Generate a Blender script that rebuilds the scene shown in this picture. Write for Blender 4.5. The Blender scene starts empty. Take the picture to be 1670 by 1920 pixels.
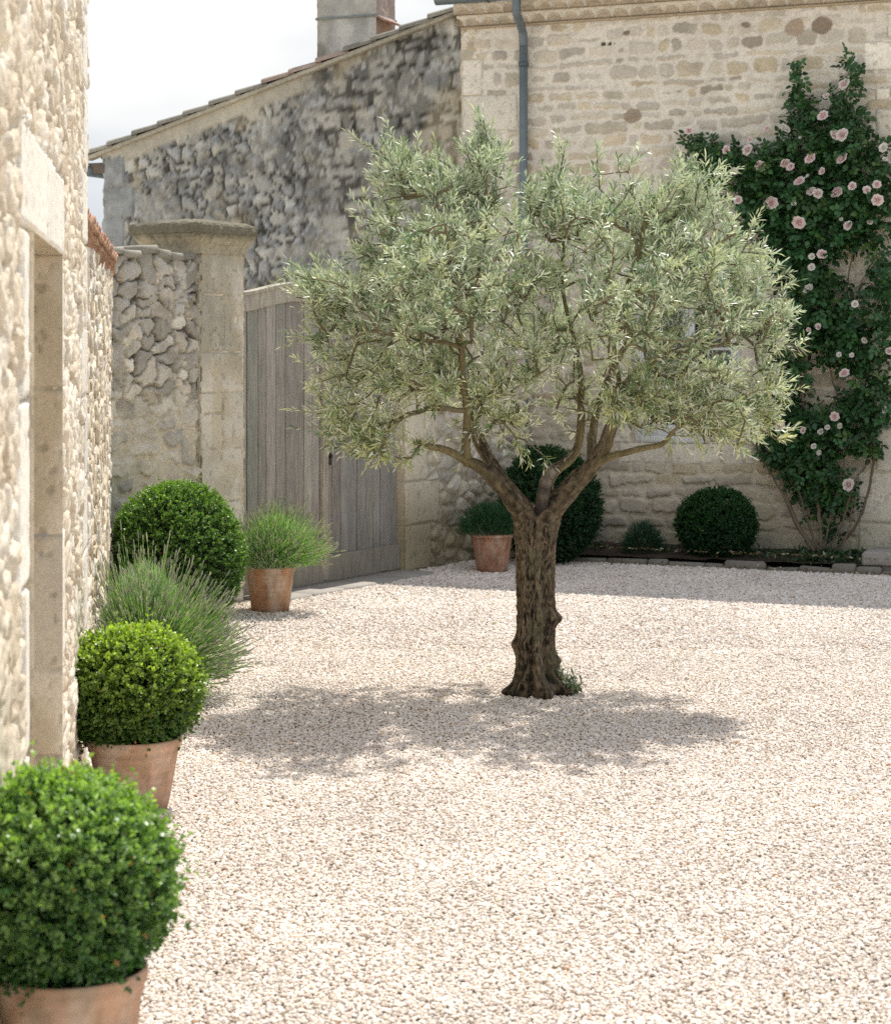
import bpy, math
import numpy as np
from mathutils import Vector

SC = bpy.context.scene
COL = SC.collection
FPX, CX, HY, HC = 3900.0, 835.0, 650.0, 1.75      # focal in photo pixels, centre column, horizon row, eye height

def P(x, y, d):
    """world point of a photo pixel at depth d"""
    return np.array([(x - CX) * d / FPX, d, HC - (y - HY) * d / FPX])

def on_plane(x, O, U):
    """distance along the vertical plane O + a U (2D) under photo column x, and its depth"""
    k = (x - CX) / FPX
    a = (k * O[1] - O[0]) / (U[0] - k * U[1])
    return a, O[1] + a * U[1]

def uz(x, y, O, U):
    a, d = on_plane(x, O, U)
    return a, HC - (y - HY) * d / FPX

# ------------------------------------------------------------------ noise
def h2(ix, iy, s=0.0):
    v = np.sin(ix * 127.1 + iy * 311.7 + s * 74.7) * 43758.5453
    return v - np.floor(v)

def vnoise(x, y, s=0.0):
    x = np.asarray(x, float); y = np.asarray(y, float)
    ix, iy = np.floor(x), np.floor(y)
    fx, fy = x - ix, y - iy
    fx = fx * fx * fx * (fx * (fx * 6 - 15) + 10); fy = fy * fy * fy * (fy * (fy * 6 - 15) + 10)
    a, b, c, d = h2(ix, iy, s), h2(ix + 1, iy, s), h2(ix, iy + 1, s), h2(ix + 1, iy + 1, s)
    return (a * (1 - fx) + b * fx) * (1 - fy) + (c * (1 - fx) + d * fx) * fy

def fbm(x, y, s=0.0, o=4):
    t = 0; a = 0.5; n = 0
    for i in range(o):
        t = t + a * vnoise(x, y, s + i * 3.3); n += a
        x = x * 2.03 + 5.1; y = y * 2.03 + 1.7; a *= 0.5
    return t / n                                      # 0..1, mean .5

def sstep(a, b, x):
    t = np.clip((x - a) / (b - a), 0, 1)
    return t * t * (3 - 2 * t)

def mixc(a, b, t):
    return a * (1 - t[..., None]) + b * t[..., None]

def pick(pal, r):
    pal = np.array(pal, float)
    x = r * (len(pal) - 1e-6)
    return pal[np.floor(x).astype(int)]

# ------------------------------------------------------------------ meshes
class MB:
    def __init__(s):
        s.v = []; s.c = []; s.q = []; s.t = []; s.n = 0
    def add(s, v, quads=None, tris=None, col=(0.5, 0.5, 0.5)):
        v = np.asarray(v, float).reshape(-1, 3)
        c = np.asarray(col, float)
        if c.ndim == 1: c = np.tile(c[:3], (len(v), 1))
        s.v.append(v); s.c.append(c.reshape(-1, 3))
        if quads is not None and len(quads): s.q.append(np.asarray(quads, int).reshape(-1, 4) + s.n)
        if tris is not None and len(tris): s.t.append(np.asarray(tris, int).reshape(-1, 3) + s.n)
        s.n += len(v)
    def build(s, name, mat, parent=None, smooth=True):
        v = np.concatenate(s.v); c = np.concatenate(s.c)
        q = np.concatenate(s.q) if s.q else np.zeros((0, 4), int)
        t = np.concatenate(s.t) if s.t else np.zeros((0, 3), int)
        me = bpy.data.meshes.new(name)
        me.vertices.add(len(v)); me.vertices.foreach_set('co', v.astype(np.float32).ravel())
        li = np.concatenate([q.ravel(), t.ravel()]).astype(np.int32)
        me.loops.add(len(li)); me.loops.foreach_set('vertex_index', li)
        ls = np.concatenate([np.arange(len(q)) * 4, len(q) * 4 + np.arange(len(t)) * 3]).astype(np.int32)
        me.polygons.add(len(ls)); me.polygons.foreach_set('loop_start', ls)
        me.polygons.foreach_set('use_smooth', np.full(len(ls), bool(smooth)))
        me.update(calc_edges=True); me.validate()
        at = me.color_attributes.new('col', 'FLOAT_COLOR', 'POINT')
        at.data.foreach_set('color', np.concatenate([c, np.ones((len(c), 1))], 1).astype(np.float32).ravel())
        me.materials.append(mat)
        o = bpy.data.objects.new(name, me); COL.objects.link(o)
        if parent is not None:
            o.parent = parent
            o.location = [-x for x in parent.location]      # meshes are written in world coordinates
        return o

def tag(o, label=None, cat=None, group=None, kind=None):
    if label: o['label'] = label
    if cat: o['category'] = cat
    if group: o['group'] = group
    if kind: o['kind'] = kind
    return o

def thing(name, loc, label, cat, group=None):
    o = bpy.data.objects.new(name, None); COL.objects.link(o)
    o.location = [float(x) for x in loc]; o.empty_display_size = 0.1
    return tag(o, label, cat, group)

def box(mb, c, ax, ay, az, col, bev=0.006):
    """bevelled box: centre, half vectors ax, ay, az"""
    c, ax, ay, az = (np.asarray(k, float) for k in (c, ax, ay, az))
    L = [np.linalg.norm(k) for k in (ax, ay, az)]
    b = min(bev, min(L) * 0.45)
    A = [k / l for k, l in zip((ax, ay, az), L)]
    vs = []
    idx = {}
    for sx in (-1, 1):
        for sy in (-1, 1):
            for sz in (-1, 1):
                for m in range(3):
                    o = [sx * (L[0] - b), sy * (L[1] - b), sz * (L[2] - b)]
                    o[m] = (sx, sy, sz)[m] * L[m]
                    idx[(sx, sy, sz, m)] = len(vs)
                    vs.append(c + A[0] * o[0] + A[1] * o[1] + A[2] * o[2])
    q, t = [], []
    S = (-1, 1)
    for s in S:
        f = [(s, -1, -1), (s, 1, -1), (s, 1, 1), (s, -1, 1)]
        q.append([idx[k + (0,)] for k in (f if s > 0 else f[::-1])])
        f = [(-1, s, -1), (-1, s, 1), (1, s, 1), (1, s, -1)]
        q.append([idx[k + (1,)] for k in (f if s > 0 else f[::-1])])
        f = [(-1, -1, s), (1, -1, s), (1, 1, s), (-1, 1, s)]
        q.append([idx[k + (2,)] for k in (f if s > 0 else f[::-1])])
    for a in S:
        for b_ in S:
            q.append([idx[(-1, a, b_, 1)], idx[(1, a, b_, 1)], idx[(1, a, b_, 2)], idx[(-1, a, b_, 2)]][::(1 if a * b_ < 0 else -1)])
            q.append([idx[(a, -1, b_, 0)], idx[(a, 1, b_, 0)], idx[(a, 1, b_, 2)], idx[(a, -1, b_, 2)]][::(-1 if a * b_ < 0 else 1)])
            q.append([idx[(a, b_, -1, 0)], idx[(a, b_, 1, 0)], idx[(a, b_, 1, 1)], idx[(a, b_, -1, 1)]][::(1 if a * b_ < 0 else -1)])
    for sx in S:
        for sy in S:
            for sz in S:
                k = [idx[(sx, sy, sz, m)] for m in range(3)]
                t.append(k if sx * sy * sz > 0 else k[::-1])
    mb.add(vs, q, t, col)

def tube(mb, pts, rad, n=6, col=(.3, .25, .2), cap=True, bump=None):
    pts = np.asarray(pts, float); m = len(pts)
    rad = np.broadcast_to(np.asarray(rad, float), (m,))
    T = np.gradient(pts, axis=0); T /= np.linalg.norm(T, axis=1)[:, None] + 1e-12
    up = np.array([0.0, 0.0, 1.0]) if abs(T[0][2]) < 0.9 else np.array([1.0, 0.0, 0.0])
    A = np.zeros((m, 3))
    a = np.cross(up, T[0])
    for i in range(m):
        a = a - T[i] * np.dot(a, T[i]); a = a / (np.linalg.norm(a) + 1e-12); A[i] = a
    B = np.cross(T, A)
    th = np.arange(n) * 2 * math.pi / n
    R = np.repeat(rad[:, None], n, 1)
    if bump is not None: R = R * bump(pts, th)
    V = pts[:, None, :] + R[:, :, None] * (A[:, None, :] * np.cos(th)[None, :, None] + B[:, None, :] * np.sin(th)[None, :, None])
    i, j = np.meshgrid(np.arange(m - 1), np.arange(n), indexing='ij')
    j2 = (j + 1) % n
    q = np.stack([i * n + j, i * n + j2, (i + 1) * n + j2, (i + 1) * n + j], -1).reshape(-1, 4)
    V = V.reshape(-1, 3)
    t = []
    c = np.asarray(col(A, B, th) if callable(col) else col, float)
    if c.ndim == 3: c = c.reshape(-1, 3)
    elif c.ndim == 2: c = np.repeat(c, n, 0)
    if cap:
        V = np.concatenate([V, pts[:1], pts[-1:]])
        k = m * n
        for jj in range(n):
            t.append([k, (jj + 1) % n, jj]); t.append([k + 1, (m - 1) * n + jj, (m - 1) * n + (jj + 1) % n])
        if c.ndim == 2: c = np.concatenate([c, c[:1], c[-1:]])
    mb.add(V, q, t, c)

def lathe(mb, c, prof, n=48, col=(.5, .3, .2), wob=0.0):
    prof = np.asarray(prof, float); m = len(prof)
    th = np.arange(n) * 2 * math.pi / n
    r = prof[:, 0][:, None] * (1 + wob * np.sin(2 * th + 0.7)[None, :])
    V = np.stack([c[0] + r * np.cos(th), c[1] + r * np.sin(th), np.repeat((c[2] + prof[:, 1])[:, None], n, 1)], -1).reshape(-1, 3)
    i, j = np.meshgrid(np.arange(m - 1), np.arange(n), indexing='ij'); j2 = (j + 1) % n
    q = np.stack([i * n + j, i * n + j2, (i + 1) * n + j2, (i + 1) * n + j], -1).reshape(-1, 4)
    mb.add(V, q, None, col)

def leaves(mb, B, D, N, L, W, col, bend=0.15, fold=0.25, w1=1.0, w2=0.8, col2=None):
    """lanceolate leaves: base points, directions, rough normals, lengths, widths"""
    n = len(B)
    D = D / (np.linalg.norm(D, axis=1)[:, None] + 1e-9)
    S = np.cross(D, N); S /= np.linalg.norm(S, axis=1)[:, None] + 1e-9
    N = np.cross(S, D)
    L = np.broadcast_to(np.asarray(L, float), (n,)); W = np.broadcast_to(np.asarray(W, float), (n,))
    bend = np.broadcast_to(np.asarray(bend, float), (n,))
    def pt(t, w):
        return B + D * (L * t)[:, None] + N * ((-bend * L * t * t) + fold * W * abs(w))[:, None] + S * (W * w * 0.5)[:, None]
    V = np.stack([pt(0, 0), pt(.33, -w1), pt(.33, w1), pt(.7, -w2), pt(.7, w2), pt(1.0, 0)], 1).reshape(-1, 3)
    k = np.arange(n)[:, None] * 6
    mb.add(V, (k + np.array([[1, 2, 4, 3]])), np.concatenate([k + np.array([[0, 2, 1]]), k + np.array([[3, 4, 5]])]),
           np.repeat(col, 6, 0))

def unit(v):
    return v / (np.linalg.norm(v, axis=-1, keepdims=True) + 1e-9)

# ------------------------------------------------------------------ materials
def nmat(name):
    m = bpy.data.materials.new(name); m.use_nodes = True
    nt = m.node_tree; nt.nodes.clear()
    out = nt.nodes.new('ShaderNodeOutputMaterial')
    return m, nt, out

def nd(nt, typ, **kw):
    n = nt.nodes.new(typ)
    for k, v in kw.items():
        if k in n.inputs: n.inputs[k].default_value = v
        else: setattr(n, k, v)
    return n

def mat_col(name, rough=0.85, nscale=60.0, namp=0.25, bump=0.3, bdist=0.004, spec=0.3, metal=0.0, stretch=(1, 1, 1), spots=0.0, big=0.0):
    """vertex colour x fine procedural grain, with a bump"""
    m, nt, out = nmat(name)
    at = nd(nt, 'ShaderNodeAttribute', attribute_name='col')
    tc = nd(nt, 'ShaderNodeTexCoord')
    mp = nd(nt, 'ShaderNodeMapping'); mp.inputs['Scale'].default_value = stretch
    nt.links.new(tc.outputs['Object'], mp.inputs['Vector'])
    nz = nd(nt, 'ShaderNodeTexNoise'); nz.inputs['Scale'].default_value = nscale; nz.inputs['Detail'].default_value = 6; nz.inputs['Roughness'].default_value = 0.65
    nt.links.new(mp.outputs[0], nz.inputs['Vector'])
    mr = nd(nt, 'ShaderNodeMapRange'); mr.inputs['From Min'].default_value = .25; mr.inputs['From Max'].default_value = .75
    mr.inputs['To Min'].default_value = 1 - namp; mr.inputs['To Max'].default_value = 1 + namp
    nt.links.new(nz.outputs[0], mr.inputs['Value'])
    mul = nd(nt, 'ShaderNodeVectorMath', operation='SCALE')
    nt.links.new(at.outputs['Color'], mul.inputs[0]); nt.links.new(mr.outputs[0], mul.inputs['Scale'])
    last = mul.outputs[0]
    if big:
        n2 = nd(nt, 'ShaderNodeTexNoise'); n2.inputs['Scale'].default_value = 2.3; n2.inputs['Detail'].default_value = 5
        nt.links.new(tc.outputs['Object'], n2.inputs['Vector'])
        m2 = nd(nt, 'ShaderNodeMapRange'); m2.inputs['From Min'].default_value = .3; m2.inputs['From Max'].default_value = .7
        m2.inputs['To Min'].default_value = 1 - big; m2.inputs['To Max'].default_value = 1 + big
        nt.links.new(n2.outputs[0], m2.inputs['Value'])
        s2 = nd(nt, 'ShaderNodeVectorMath', operation='SCALE')
        nt.links.new(last, s2.inputs[0]); nt.links.new(m2.outputs[0], s2.inputs['Scale']); last = s2.outputs[0]
    if spots:
        vo = nd(nt, 'ShaderNodeTexNoise'); vo.inputs['Scale'].default_value = 28; vo.inputs['Detail'].default_value = 3
        nt.links.new(tc.outputs['Object'], vo.inputs['Vector'])
        m3 = nd(nt, 'ShaderNodeMapRange'); m3.inputs['From Min'].default_value = .62; m3.inputs['From Max'].default_value = .72
        m3.inputs['To Min'].default_value = 1; m3.inputs['To Max'].default_value = 1 - spots
        nt.links.new(vo.outputs[0], m3.inputs['Value'])
        s3 = nd(nt, 'ShaderNodeVectorMath', operation='SCALE')
        nt.links.new(last, s3.inputs[0]); nt.links.new(m3.outputs[0], s3.inputs['Scale']); last = s3.outputs[0]
    bs = nd(nt, 'ShaderNodeBsdfPrincipled'); bs.inputs['Roughness'].default_value = rough; bs.inputs['Metallic'].default_value = metal
    bs.inputs['Specular IOR Level'].default_value = spec
    nt.links.new(last, bs.inputs['Base Color'])
    if bump:
        bp = nd(nt, 'ShaderNodeBump'); bp.inputs['Strength'].default_value = bump; bp.inputs['Distance'].default_value = bdist
        nt.links.new(nz.outputs[0], bp.inputs['Height']); nt.links.new(bp.outputs[0], bs.inputs['Normal'])
    nt.links.new(bs.outputs[0], out.inputs[0])
    return m

def mat_leaf(name, rough=0.4, trans=0.3, back=None, backmix=0.8, tint=(1.5, 1.6, .6), spec=0.5):
    m, nt, out = nmat(name)
    at = nd(nt, 'ShaderNodeAttribute', attribute_name='col')
    c = at.outputs['Color']
    if back:
        g = nd(nt, 'ShaderNodeNewGeometry')
        mx = nd(nt, 'ShaderNodeMix', data_type='RGBA')
        mx.inputs[7].default_value = (*back, 1)
        sc = nd(nt, 'ShaderNodeMath', operation='MULTIPLY'); sc.inputs[1].default_value = backmix
        nt.links.new(g.outputs['Backfacing'], sc.inputs[0]); nt.links.new(sc.outputs[0], mx.inputs[0])
        nt.links.new(c, mx.inputs[6]); c = mx.outputs[2]
    bs = nd(nt, 'ShaderNodeBsdfPrincipled'); bs.inputs['Roughness'].default_value = rough
    bs.inputs['Specular IOR Level'].default_value = spec
    nt.links.new(c, bs.inputs['Base Color'])
    tr = nd(nt, 'ShaderNodeBsdfTranslucent')
    ml = nd(nt, 'ShaderNodeVectorMath', operation='MULTIPLY'); ml.inputs[1].default_value = tint
    nt.links.new(at.outputs['Color'], ml.inputs[0]); nt.links.new(ml.outputs[0], tr.inputs['Color'])
    mx2 = nd(nt, 'ShaderNodeMixShader'); mx2.inputs[0].default_value = trans
    nt.links.new(bs.outputs[0], mx2.inputs[1]); nt.links.new(tr.outputs[0], mx2.inputs[2])
    nt.links.new(mx2.outputs[0], out.inputs[0])
    return m

M_STONE = mat_col('limestone_rubble', .9, 55, .22, .5, .006, .2, big=.08)
M_NEAR = mat_col('sunlit_limestone', .9, 40, .18, .6, .008, .2, big=.06)
M_ASH = mat_col('dressed_limestone', .88, 70, .14, .35, .003, .2, spots=.12, big=.1)
M_WOOD = mat_col('weathered_oak', .8, 9, .45, .5, .003, .25, stretch=(9, 9, .55), big=.12)
M_TILE = mat_col('clay_tile', .85, 30, .3, .4, .004, .2, big=.2)
M_TERRA = mat_col('terracotta', .78, 14, .16, .25, .002, .3, big=.14, spots=.10)
M_ZINC = mat_col('weathered_zinc', .5, 12, .12, .1, .001, .5, metal=.35)
M_BARK = mat_col('olive_bark', .9, 38, .45, .9, .010, .2, stretch=(1, 1, .28), big=.18)
M_TWIG = mat_col('twig_bark', .85, 60, .2, .3, .002, .2)
M_SOIL = mat_col('garden_soil', .95, 50, .5, 1.0, .02, .1)
M_PAINT = mat_col('white_paint', .55, 30, .05, .1, .001, .4)
M_IRON = mat_col('old_iron', .6, 40, .3, .3, .001, .4)
M_GRIT = mat_col('gravel_bed', .95, 60, .35, 1.0, .012, .1)
M_OLIVE = mat_leaf('olive_leaf', .42, .20, back=(.84, .86, .78), backmix=.88, tint=(1.1, 1.2, .65), spec=.5)
M_BOX = mat_leaf('boxwood_leaf', .36, .30, tint=(1.7, 1.9, .35))
M_LAV = mat_leaf('lavender_leaf', .6, .3, tint=(1.4, 1.6, .6), spec=.25)
M_ROSE = mat_leaf('rose_leaf', .36, .28, tint=(1.3, 1.6, .4))
M_PETAL = mat_leaf('rose_petal', .6, .3, tint=(1.05, 1.0, .95), spec=.2)

def m_glass():
    m, nt, out = nmat('window_glass')
    bs = nd(nt, 'ShaderNodeBsdfPrincipled'); bs.inputs['Base Color'].default_value = (.02, .025, .03, 1); bs.inputs['Roughness'].default_value = .06
    bs.inputs['Specular IOR Level'].default_value = .7
    nz = nd(nt, 'ShaderNodeTexNoise'); nz.inputs['Scale'].default_value = 3
    bp = nd(nt, 'ShaderNodeBump'); bp.inputs['Strength'].default_value = .05
    nt.links.new(nz.outputs[0], bp.inputs['Height']); nt.links.new(bp.outputs[0], bs.inputs['Normal'])
    nt.links.new(bs.outputs[0], out.inputs[0]); return m
M_GLASS = m_glass()

# ------------------------------------------------------------------ masonry
def voro(U, V, sx, sy, s, jit=.85):
    x, y = U / sx, V / sy
    ix, iy = np.floor(x), np.floor(y)
    F1 = np.full(x.shape, 9.0); F2 = np.full(x.shape, 9.0); ID = np.zeros(x.shape)
    for dx in (-1, 0, 1):
        for dy in (-1, 0, 1):
            cx, cy = ix + dx, iy + dy
            px = cx + .5 + jit * (h2(cx, cy, s) - .5); py = cy + .5 + jit * (h2(cx, cy, s + 9.1) - .5)
            d = np.hypot(x - px, y - py)
            r = h2(cx, cy, s + 21.7)
            lt = d < F1
            F2 = np.where(lt, F1, np.minimum(F2, d)); ID = np.where(lt, r, ID); F1 = np.where(lt, d, F1)
    return F1, F2, ID

def rubble(U, V, s, sx, sy, relief, gap, pal, mortar, warp=.05, soft=.3, wf=6.0, rough=.5):
    wu = U + warp * (fbm(U * wf, V * wf, s + 1) - .5) * 2; wv = V + warp * (fbm(U * wf, V * wf, s + 2) - .5) * 2
    F1, F2, ID = voro(wu, wv, sx, sy, s)
    e = F2 - F1
    g = gap * (.5 + 1.2 * fbm(U * 3, V * 3, s + 7, 2))
    t = sstep(g, g + soft, e)
    n1 = fbm(U * 26, V * 26, s + 4); n2 = fbm(U * 9, V * 9, s + 5)
    h = relief * t * (.45 + .8 * np.modf(ID * 13.7)[0]) + relief * rough * (n1 - .5) + relief * .5 * (n2 - .5) * t
    c = pick(pal, np.modf(ID * 7.31)[0]) * (.72 + .56 * n2)[..., None]
    mcol = np.array(mortar) * (.85 + .3 * n1)[..., None]
    rubble.ID = ID
    return h, mixc(mcol, c, sstep(g * .5, g * 1.1 + .06, e)), e

def coursed(U, V, s, rh, rw, pal, mortar, relief, mrg=(.006, .03), warp=.03):
    rng = np.random.default_rng(int(s * 10))
    wu = U + warp * (fbm(U * 5, V * 5, s + 1) - .5) * 2 + .012 * (fbm(U * 22, V * 22, s + 8, 2) - .5) * 2
    wv = V + .9 * warp * (fbm(U * 2.5, V * 5, s + 2) - .5) * 2 + .012 * (fbm(U * 22, V * 22, s + 9, 2) - .5) * 2 + .05 * (fbm(U * .7, V * .7, s + 3, 2) - .5)
    lo, hi = wv.min() - .3, wv.max() + .3
    ed = [lo]
    while ed[-1] < hi: ed.append(ed[-1] + rng.uniform(*rh))
    ed = np.array(ed)
    row = np.clip(np.searchsorted(ed, wv) - 1, 0, len(ed) - 2)
    sd = np.full(U.shape, -.05); ID = np.zeros(U.shape)
    ulo, uhi = wu.min() - .5, wu.max() + .5
    for r in range(len(ed) - 1):
        m = row == r
        if not m.any(): continue
        js = [ulo + rng.uniform(0, .3)]
        while js[-1] < uhi: js.append(js[-1] + rng.uniform(*rw) * (1 if rng.random() < .8 else 1.7))
        js = np.array(js); k = np.clip(np.searchsorted(js, wu[m]) - 1, 0, len(js) - 2)
        nC = len(js)
        ma = rng.uniform(mrg[0], mrg[1], (nC, 4)); rid = rng.random(nC)
        ma[rng.random(nC) < .12] += .03
        u0 = js[k] + ma[k, 0]; u1 = js[k + 1] - ma[k, 1]; v0 = ed[r] + ma[k, 2] * .8; v1 = ed[r + 1] - ma[k, 3] * .8
        cx, cy, hx, hy = (u0 + u1) / 2, (v0 + v1) / 2, np.maximum((u1 - u0) / 2, .004), np.maximum((v1 - v0) / 2, .004)
        rr = np.minimum(hx, hy) * .75
        qx = np.abs(wu[m] - cx) - hx + rr; qy = np.abs(wv[m] - cy) - hy + rr
        sd[m] = -(np.hypot(np.maximum(qx, 0), np.maximum(qy, 0)) + np.minimum(np.maximum(qx, qy), 0) - rr)
        ID[m] = rid[k]
    sd = sd + .030 * (fbm(U * 11, V * 15, s + 6, 4) - .52) + .012 * (fbm(U * 40, V * 40, s + 12, 2) - .5)
    n1 = fbm(U * 28, V * 28, s + 4); n2 = fbm(U * 8, V * 8, s + 5)
    t = sstep(-.004, .016, sd)
    h = relief * t * (.15 + .9 * np.modf(ID * 5.7)[0]) + .006 * (n1 - .5) + .008 * (n2 - .5)
    c = pick(pal, np.modf(ID * 7.31)[0]) * (.75 + .5 * n2)[..., None]
    mcol = np.array(mortar) * (.88 + .24 * n1)[..., None]
    return h, mixc(mcol, c, sstep(-.006, .008, sd) * (.45 + .55 * np.modf(ID * 3.3)[0])), sd

def ashlar(U, V, h, c, blocks, s, level=.012, tone=(.60, .53, .41), joint=.006, var=.1):
    wob = .006 * (fbm(U * 14, V * 14, s, 3) - .5) * 2
    n1 = fbm(U * 18, V * 18, s + 3); n2 = fbm(U * 4, V * 4, s + 5)
    for i, b in enumerate(blocks):
        u0, u1, v0, v1 = b[:4]
        k = b[4] if len(b) > 4 else 1.0
        d = np.minimum(np.minimum(U - u0, u1 - U), np.minimum(V - v0, v1 - V)) + wob
        ins = d > 0
        t = sstep(joint * .6, joint * 2.2, d)
        r = h2(np.float64(i * 1.7), np.float64(i * 3.1 + 2), s)
        cc = np.array(tone) * k * (1 - var / 2 + var * r) * (.86 + .28 * n2 * .6 + .18 * n1 * .6)[..., None]
        pit = sstep(.70, .78, fbm(U * 30, V * 30, s + 11, 2))
        cc = cc * (1 - .25 * pit)[..., None]
        hh = level * t - (1 - t) * .004 + .003 * (n1 - .5) - .004 * pit
        h = np.where(ins, hh, h)
        c = np.where(ins[..., None], mixc(np.array(tone) * .74 + 0 * c, cc, t), c)
    return h, c

def grid(breaks, res):
    out = []
    for a, b in zip(breaks[:-1], breaks[1:]):
        n = max(1, int(round((b - a) / res))); out.append(np.linspace(a, b, n + 1)[:-1])
    return np.concatenate(out + [[breaks[-1]]])

def wall(mb, O, U, us, vs, feat, holes=(), thick=.3, top=None, taper=0.0):
    """height-field wall on the plane O + u U, faces outward along (Uy,-Ux)"""
    U = np.asarray(U, float) / np.hypot(*U); N = np.array([U[1], -U[0]])
    uu, vv = np.meshgrid(us, vs, indexing='ij')
    if top is not None: vv = vv * top(uu)
    h, c = feat(uu, vv)
    h = h - taper * vv
    V = np.stack([O[0] + uu * U[0] + h * N[0], O[1] + uu * U[1] + h * N[1], vv], -1)
    nu, nv = uu.shape
    i, j = np.meshgrid(np.arange(nu - 1), np.arange(nv - 1), indexing='ij')
    q = np.stack([i * nv + j, (i + 1) * nv + j, (i + 1) * nv + j + 1, i * nv + j + 1], -1).reshape(-1, 4)
    if holes:
        mu = ((uu[:-1, :-1] + uu[1:, 1:]) / 2).ravel(); mv = ((vv[:-1, :-1] + vv[1:, 1:]) / 2).ravel()
        keep = np.ones(len(q), bool)
        for (a, b, e, f) in holes: keep &= ~((mu > a) & (mu < b) & (mv > e) & (mv < f))
        q = q[keep]
    V = V.reshape(-1, 3); c = c.reshape(-1, 3)
    # boundary skirts
    ed = np.concatenate([q[:, [0, 1]], q[:, [1, 2]], q[:, [2, 3]], q[:, [3, 0]]])
    key = np.sort(ed, 1); key = key[:, 0] * len(V) + key[:, 1]
    _, inv, cnt = np.unique(key, return_inverse=True, return_counts=True)
    be = ed[cnt[inv] == 1]
    A = V[be[:, 0]]; B = V[be[:, 1]]
    off = np.array([-N[0] * thick, -N[1] * thick, 0])
    S = np.stack([A, B, B + off, A + off], 1).reshape(-1, 3)
    k = np.arange(len(be))[:, None] * 4
    Cs = np.stack([c[be[:, 0]], c[be[:, 1]], c[be[:, 1]], c[be[:, 0]]], 1).reshape(-1, 3)
    mb.add(V, q, None, c)
    mb.add(S, k + np.array([[1, 0, 3, 2]]), None, Cs)

# ------------------------------------------------------------------ world, sun, camera
EL, AZ = math.radians(61.0), math.atan2(.43, .91)
w = bpy.data.worlds.new('World'); SC.world = w; w.use_nodes = True
nt = w.node_tree; nt.nodes.clear()
wo = nt.nodes.new('ShaderNodeOutputWorld'); bg = nt.nodes.new('ShaderNodeBackground'); bg.inputs['Strength'].default_value = .1
sky = nt.nodes.new('ShaderNodeTexSky'); sky.sky_type = 'NISHITA'; sky.sun_disc = False
sky.sun_elevation = EL; sky.sun_rotation = AZ; sky.air_density = 1.0; sky.dust_density = 1.0
tc = nt.nodes.new('ShaderNodeTexCoord'); mp = nt.nodes.new('ShaderNodeMapping'); mp.inputs['Scale'].default_value = (1.6, 1.6, 4.5)
mp.inputs['Location'].default_value = (.35, .2, .1)
nt.links.new(tc.outputs['Generated'], mp.inputs['Vector'])
nz = nt.nodes.new('ShaderNodeTexNoise'); nz.inputs['Scale'].default_value = 1.6; nz.inputs['Detail'].default_value = 5; nz.inputs['Roughness'].default_value = .5
nt.links.new(mp.outputs[0], nz.inputs['Vector'])
cr = nt.nodes.new('ShaderNodeValToRGB')
cr.color_ramp.elements[0].position = .40; cr.color_ramp.elements[0].color = (7.3, 7.8, 8.3, 1)
cr.color_ramp.elements[1].position = .56; cr.color_ramp.elements[1].color = (10.3, 10.3, 10.2, 1)
nt.links.new(nz.outputs[0], cr.inputs[0])
sx = nt.nodes.new('ShaderNodeSeparateXYZ'); nt.links.new(tc.outputs['Generated'], sx.inputs[0])
nz2 = nt.nodes.new('ShaderNodeTexNoise'); nz2.inputs['Scale'].default_value = 2.2; nz2.inputs['Detail'].default_value = 6
nt.links.new(tc.outputs['Generated'], nz2.inputs['Vector'])
ad = nt.nodes.new('ShaderNodeMath'); ad.operation = 'MULTIPLY_ADD'; ad.inputs[1].default_value = .9; nt.links.new(nz2.outputs[0], ad.inputs[0]); nt.links.new(sx.outputs['Y'], ad.inputs[2])
zd = nt.nodes.new('ShaderNodeMath'); zd.operation = 'MULTIPLY_ADD'; zd.inputs[1].default_value = -.75; nt.links.new(sx.outputs['Z'], zd.inputs[0]); nt.links.new(ad.outputs[0], zd.inputs[2])
cm = nt.nodes.new('ShaderNodeMapRange'); cm.interpolation_type = 'SMOOTHSTEP'
cm.inputs['From Min'].default_value = .1; cm.inputs['From Max'].default_value = 1.05; cm.inputs['To Min'].default_value = .30; cm.inputs['To Max'].default_value = .95
nt.links.new(zd.outputs[0], cm.inputs['Value'])
mx = nt.nodes.new('ShaderNodeMix'); mx.data_type = 'RGBA'; nt.links.new(cm.outputs[0], mx.inputs[0])
bk = nt.nodes.new('ShaderNodeMapRange'); bk.inputs['From Min'].default_value = .45; bk.inputs['From Max'].default_value = -.5; bk.inputs['To Min'].default_value = 1.0; bk.inputs['To Max'].default_value = 2.0
nt.links.new(sx.outputs['Y'], bk.inputs['Value'])
vs_ = nt.nodes.new('ShaderNodeVectorMath'); vs_.operation = 'SCALE'; nt.links.new(cr.outputs[0], vs_.inputs[0]); nt.links.new(bk.outputs[0], vs_.inputs['Scale'])
nt.links.new(sky.outputs[0], mx.inputs[6]); nt.links.new(vs_.outputs[0], mx.inputs[7])
nt.links.new(mx.outputs[2], bg.inputs[0]); nt.links.new(bg.outputs[0], wo.inputs[0])

sl = bpy.data.lights.new('sun', 'SUN'); sl.energy = 5.0; sl.angle = math.radians(.55); sl.color = (1, .95, .87)
so = bpy.data.objects.new('sun', sl); COL.objects.link(so)
sd = Vector((math.sin(AZ) * math.cos(EL), math.cos(AZ) * math.cos(EL), math.sin(EL)))
so.rotation_euler = sd.to_track_quat('Z', 'Y').to_euler(); so.location = (3, 12, 9)

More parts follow.
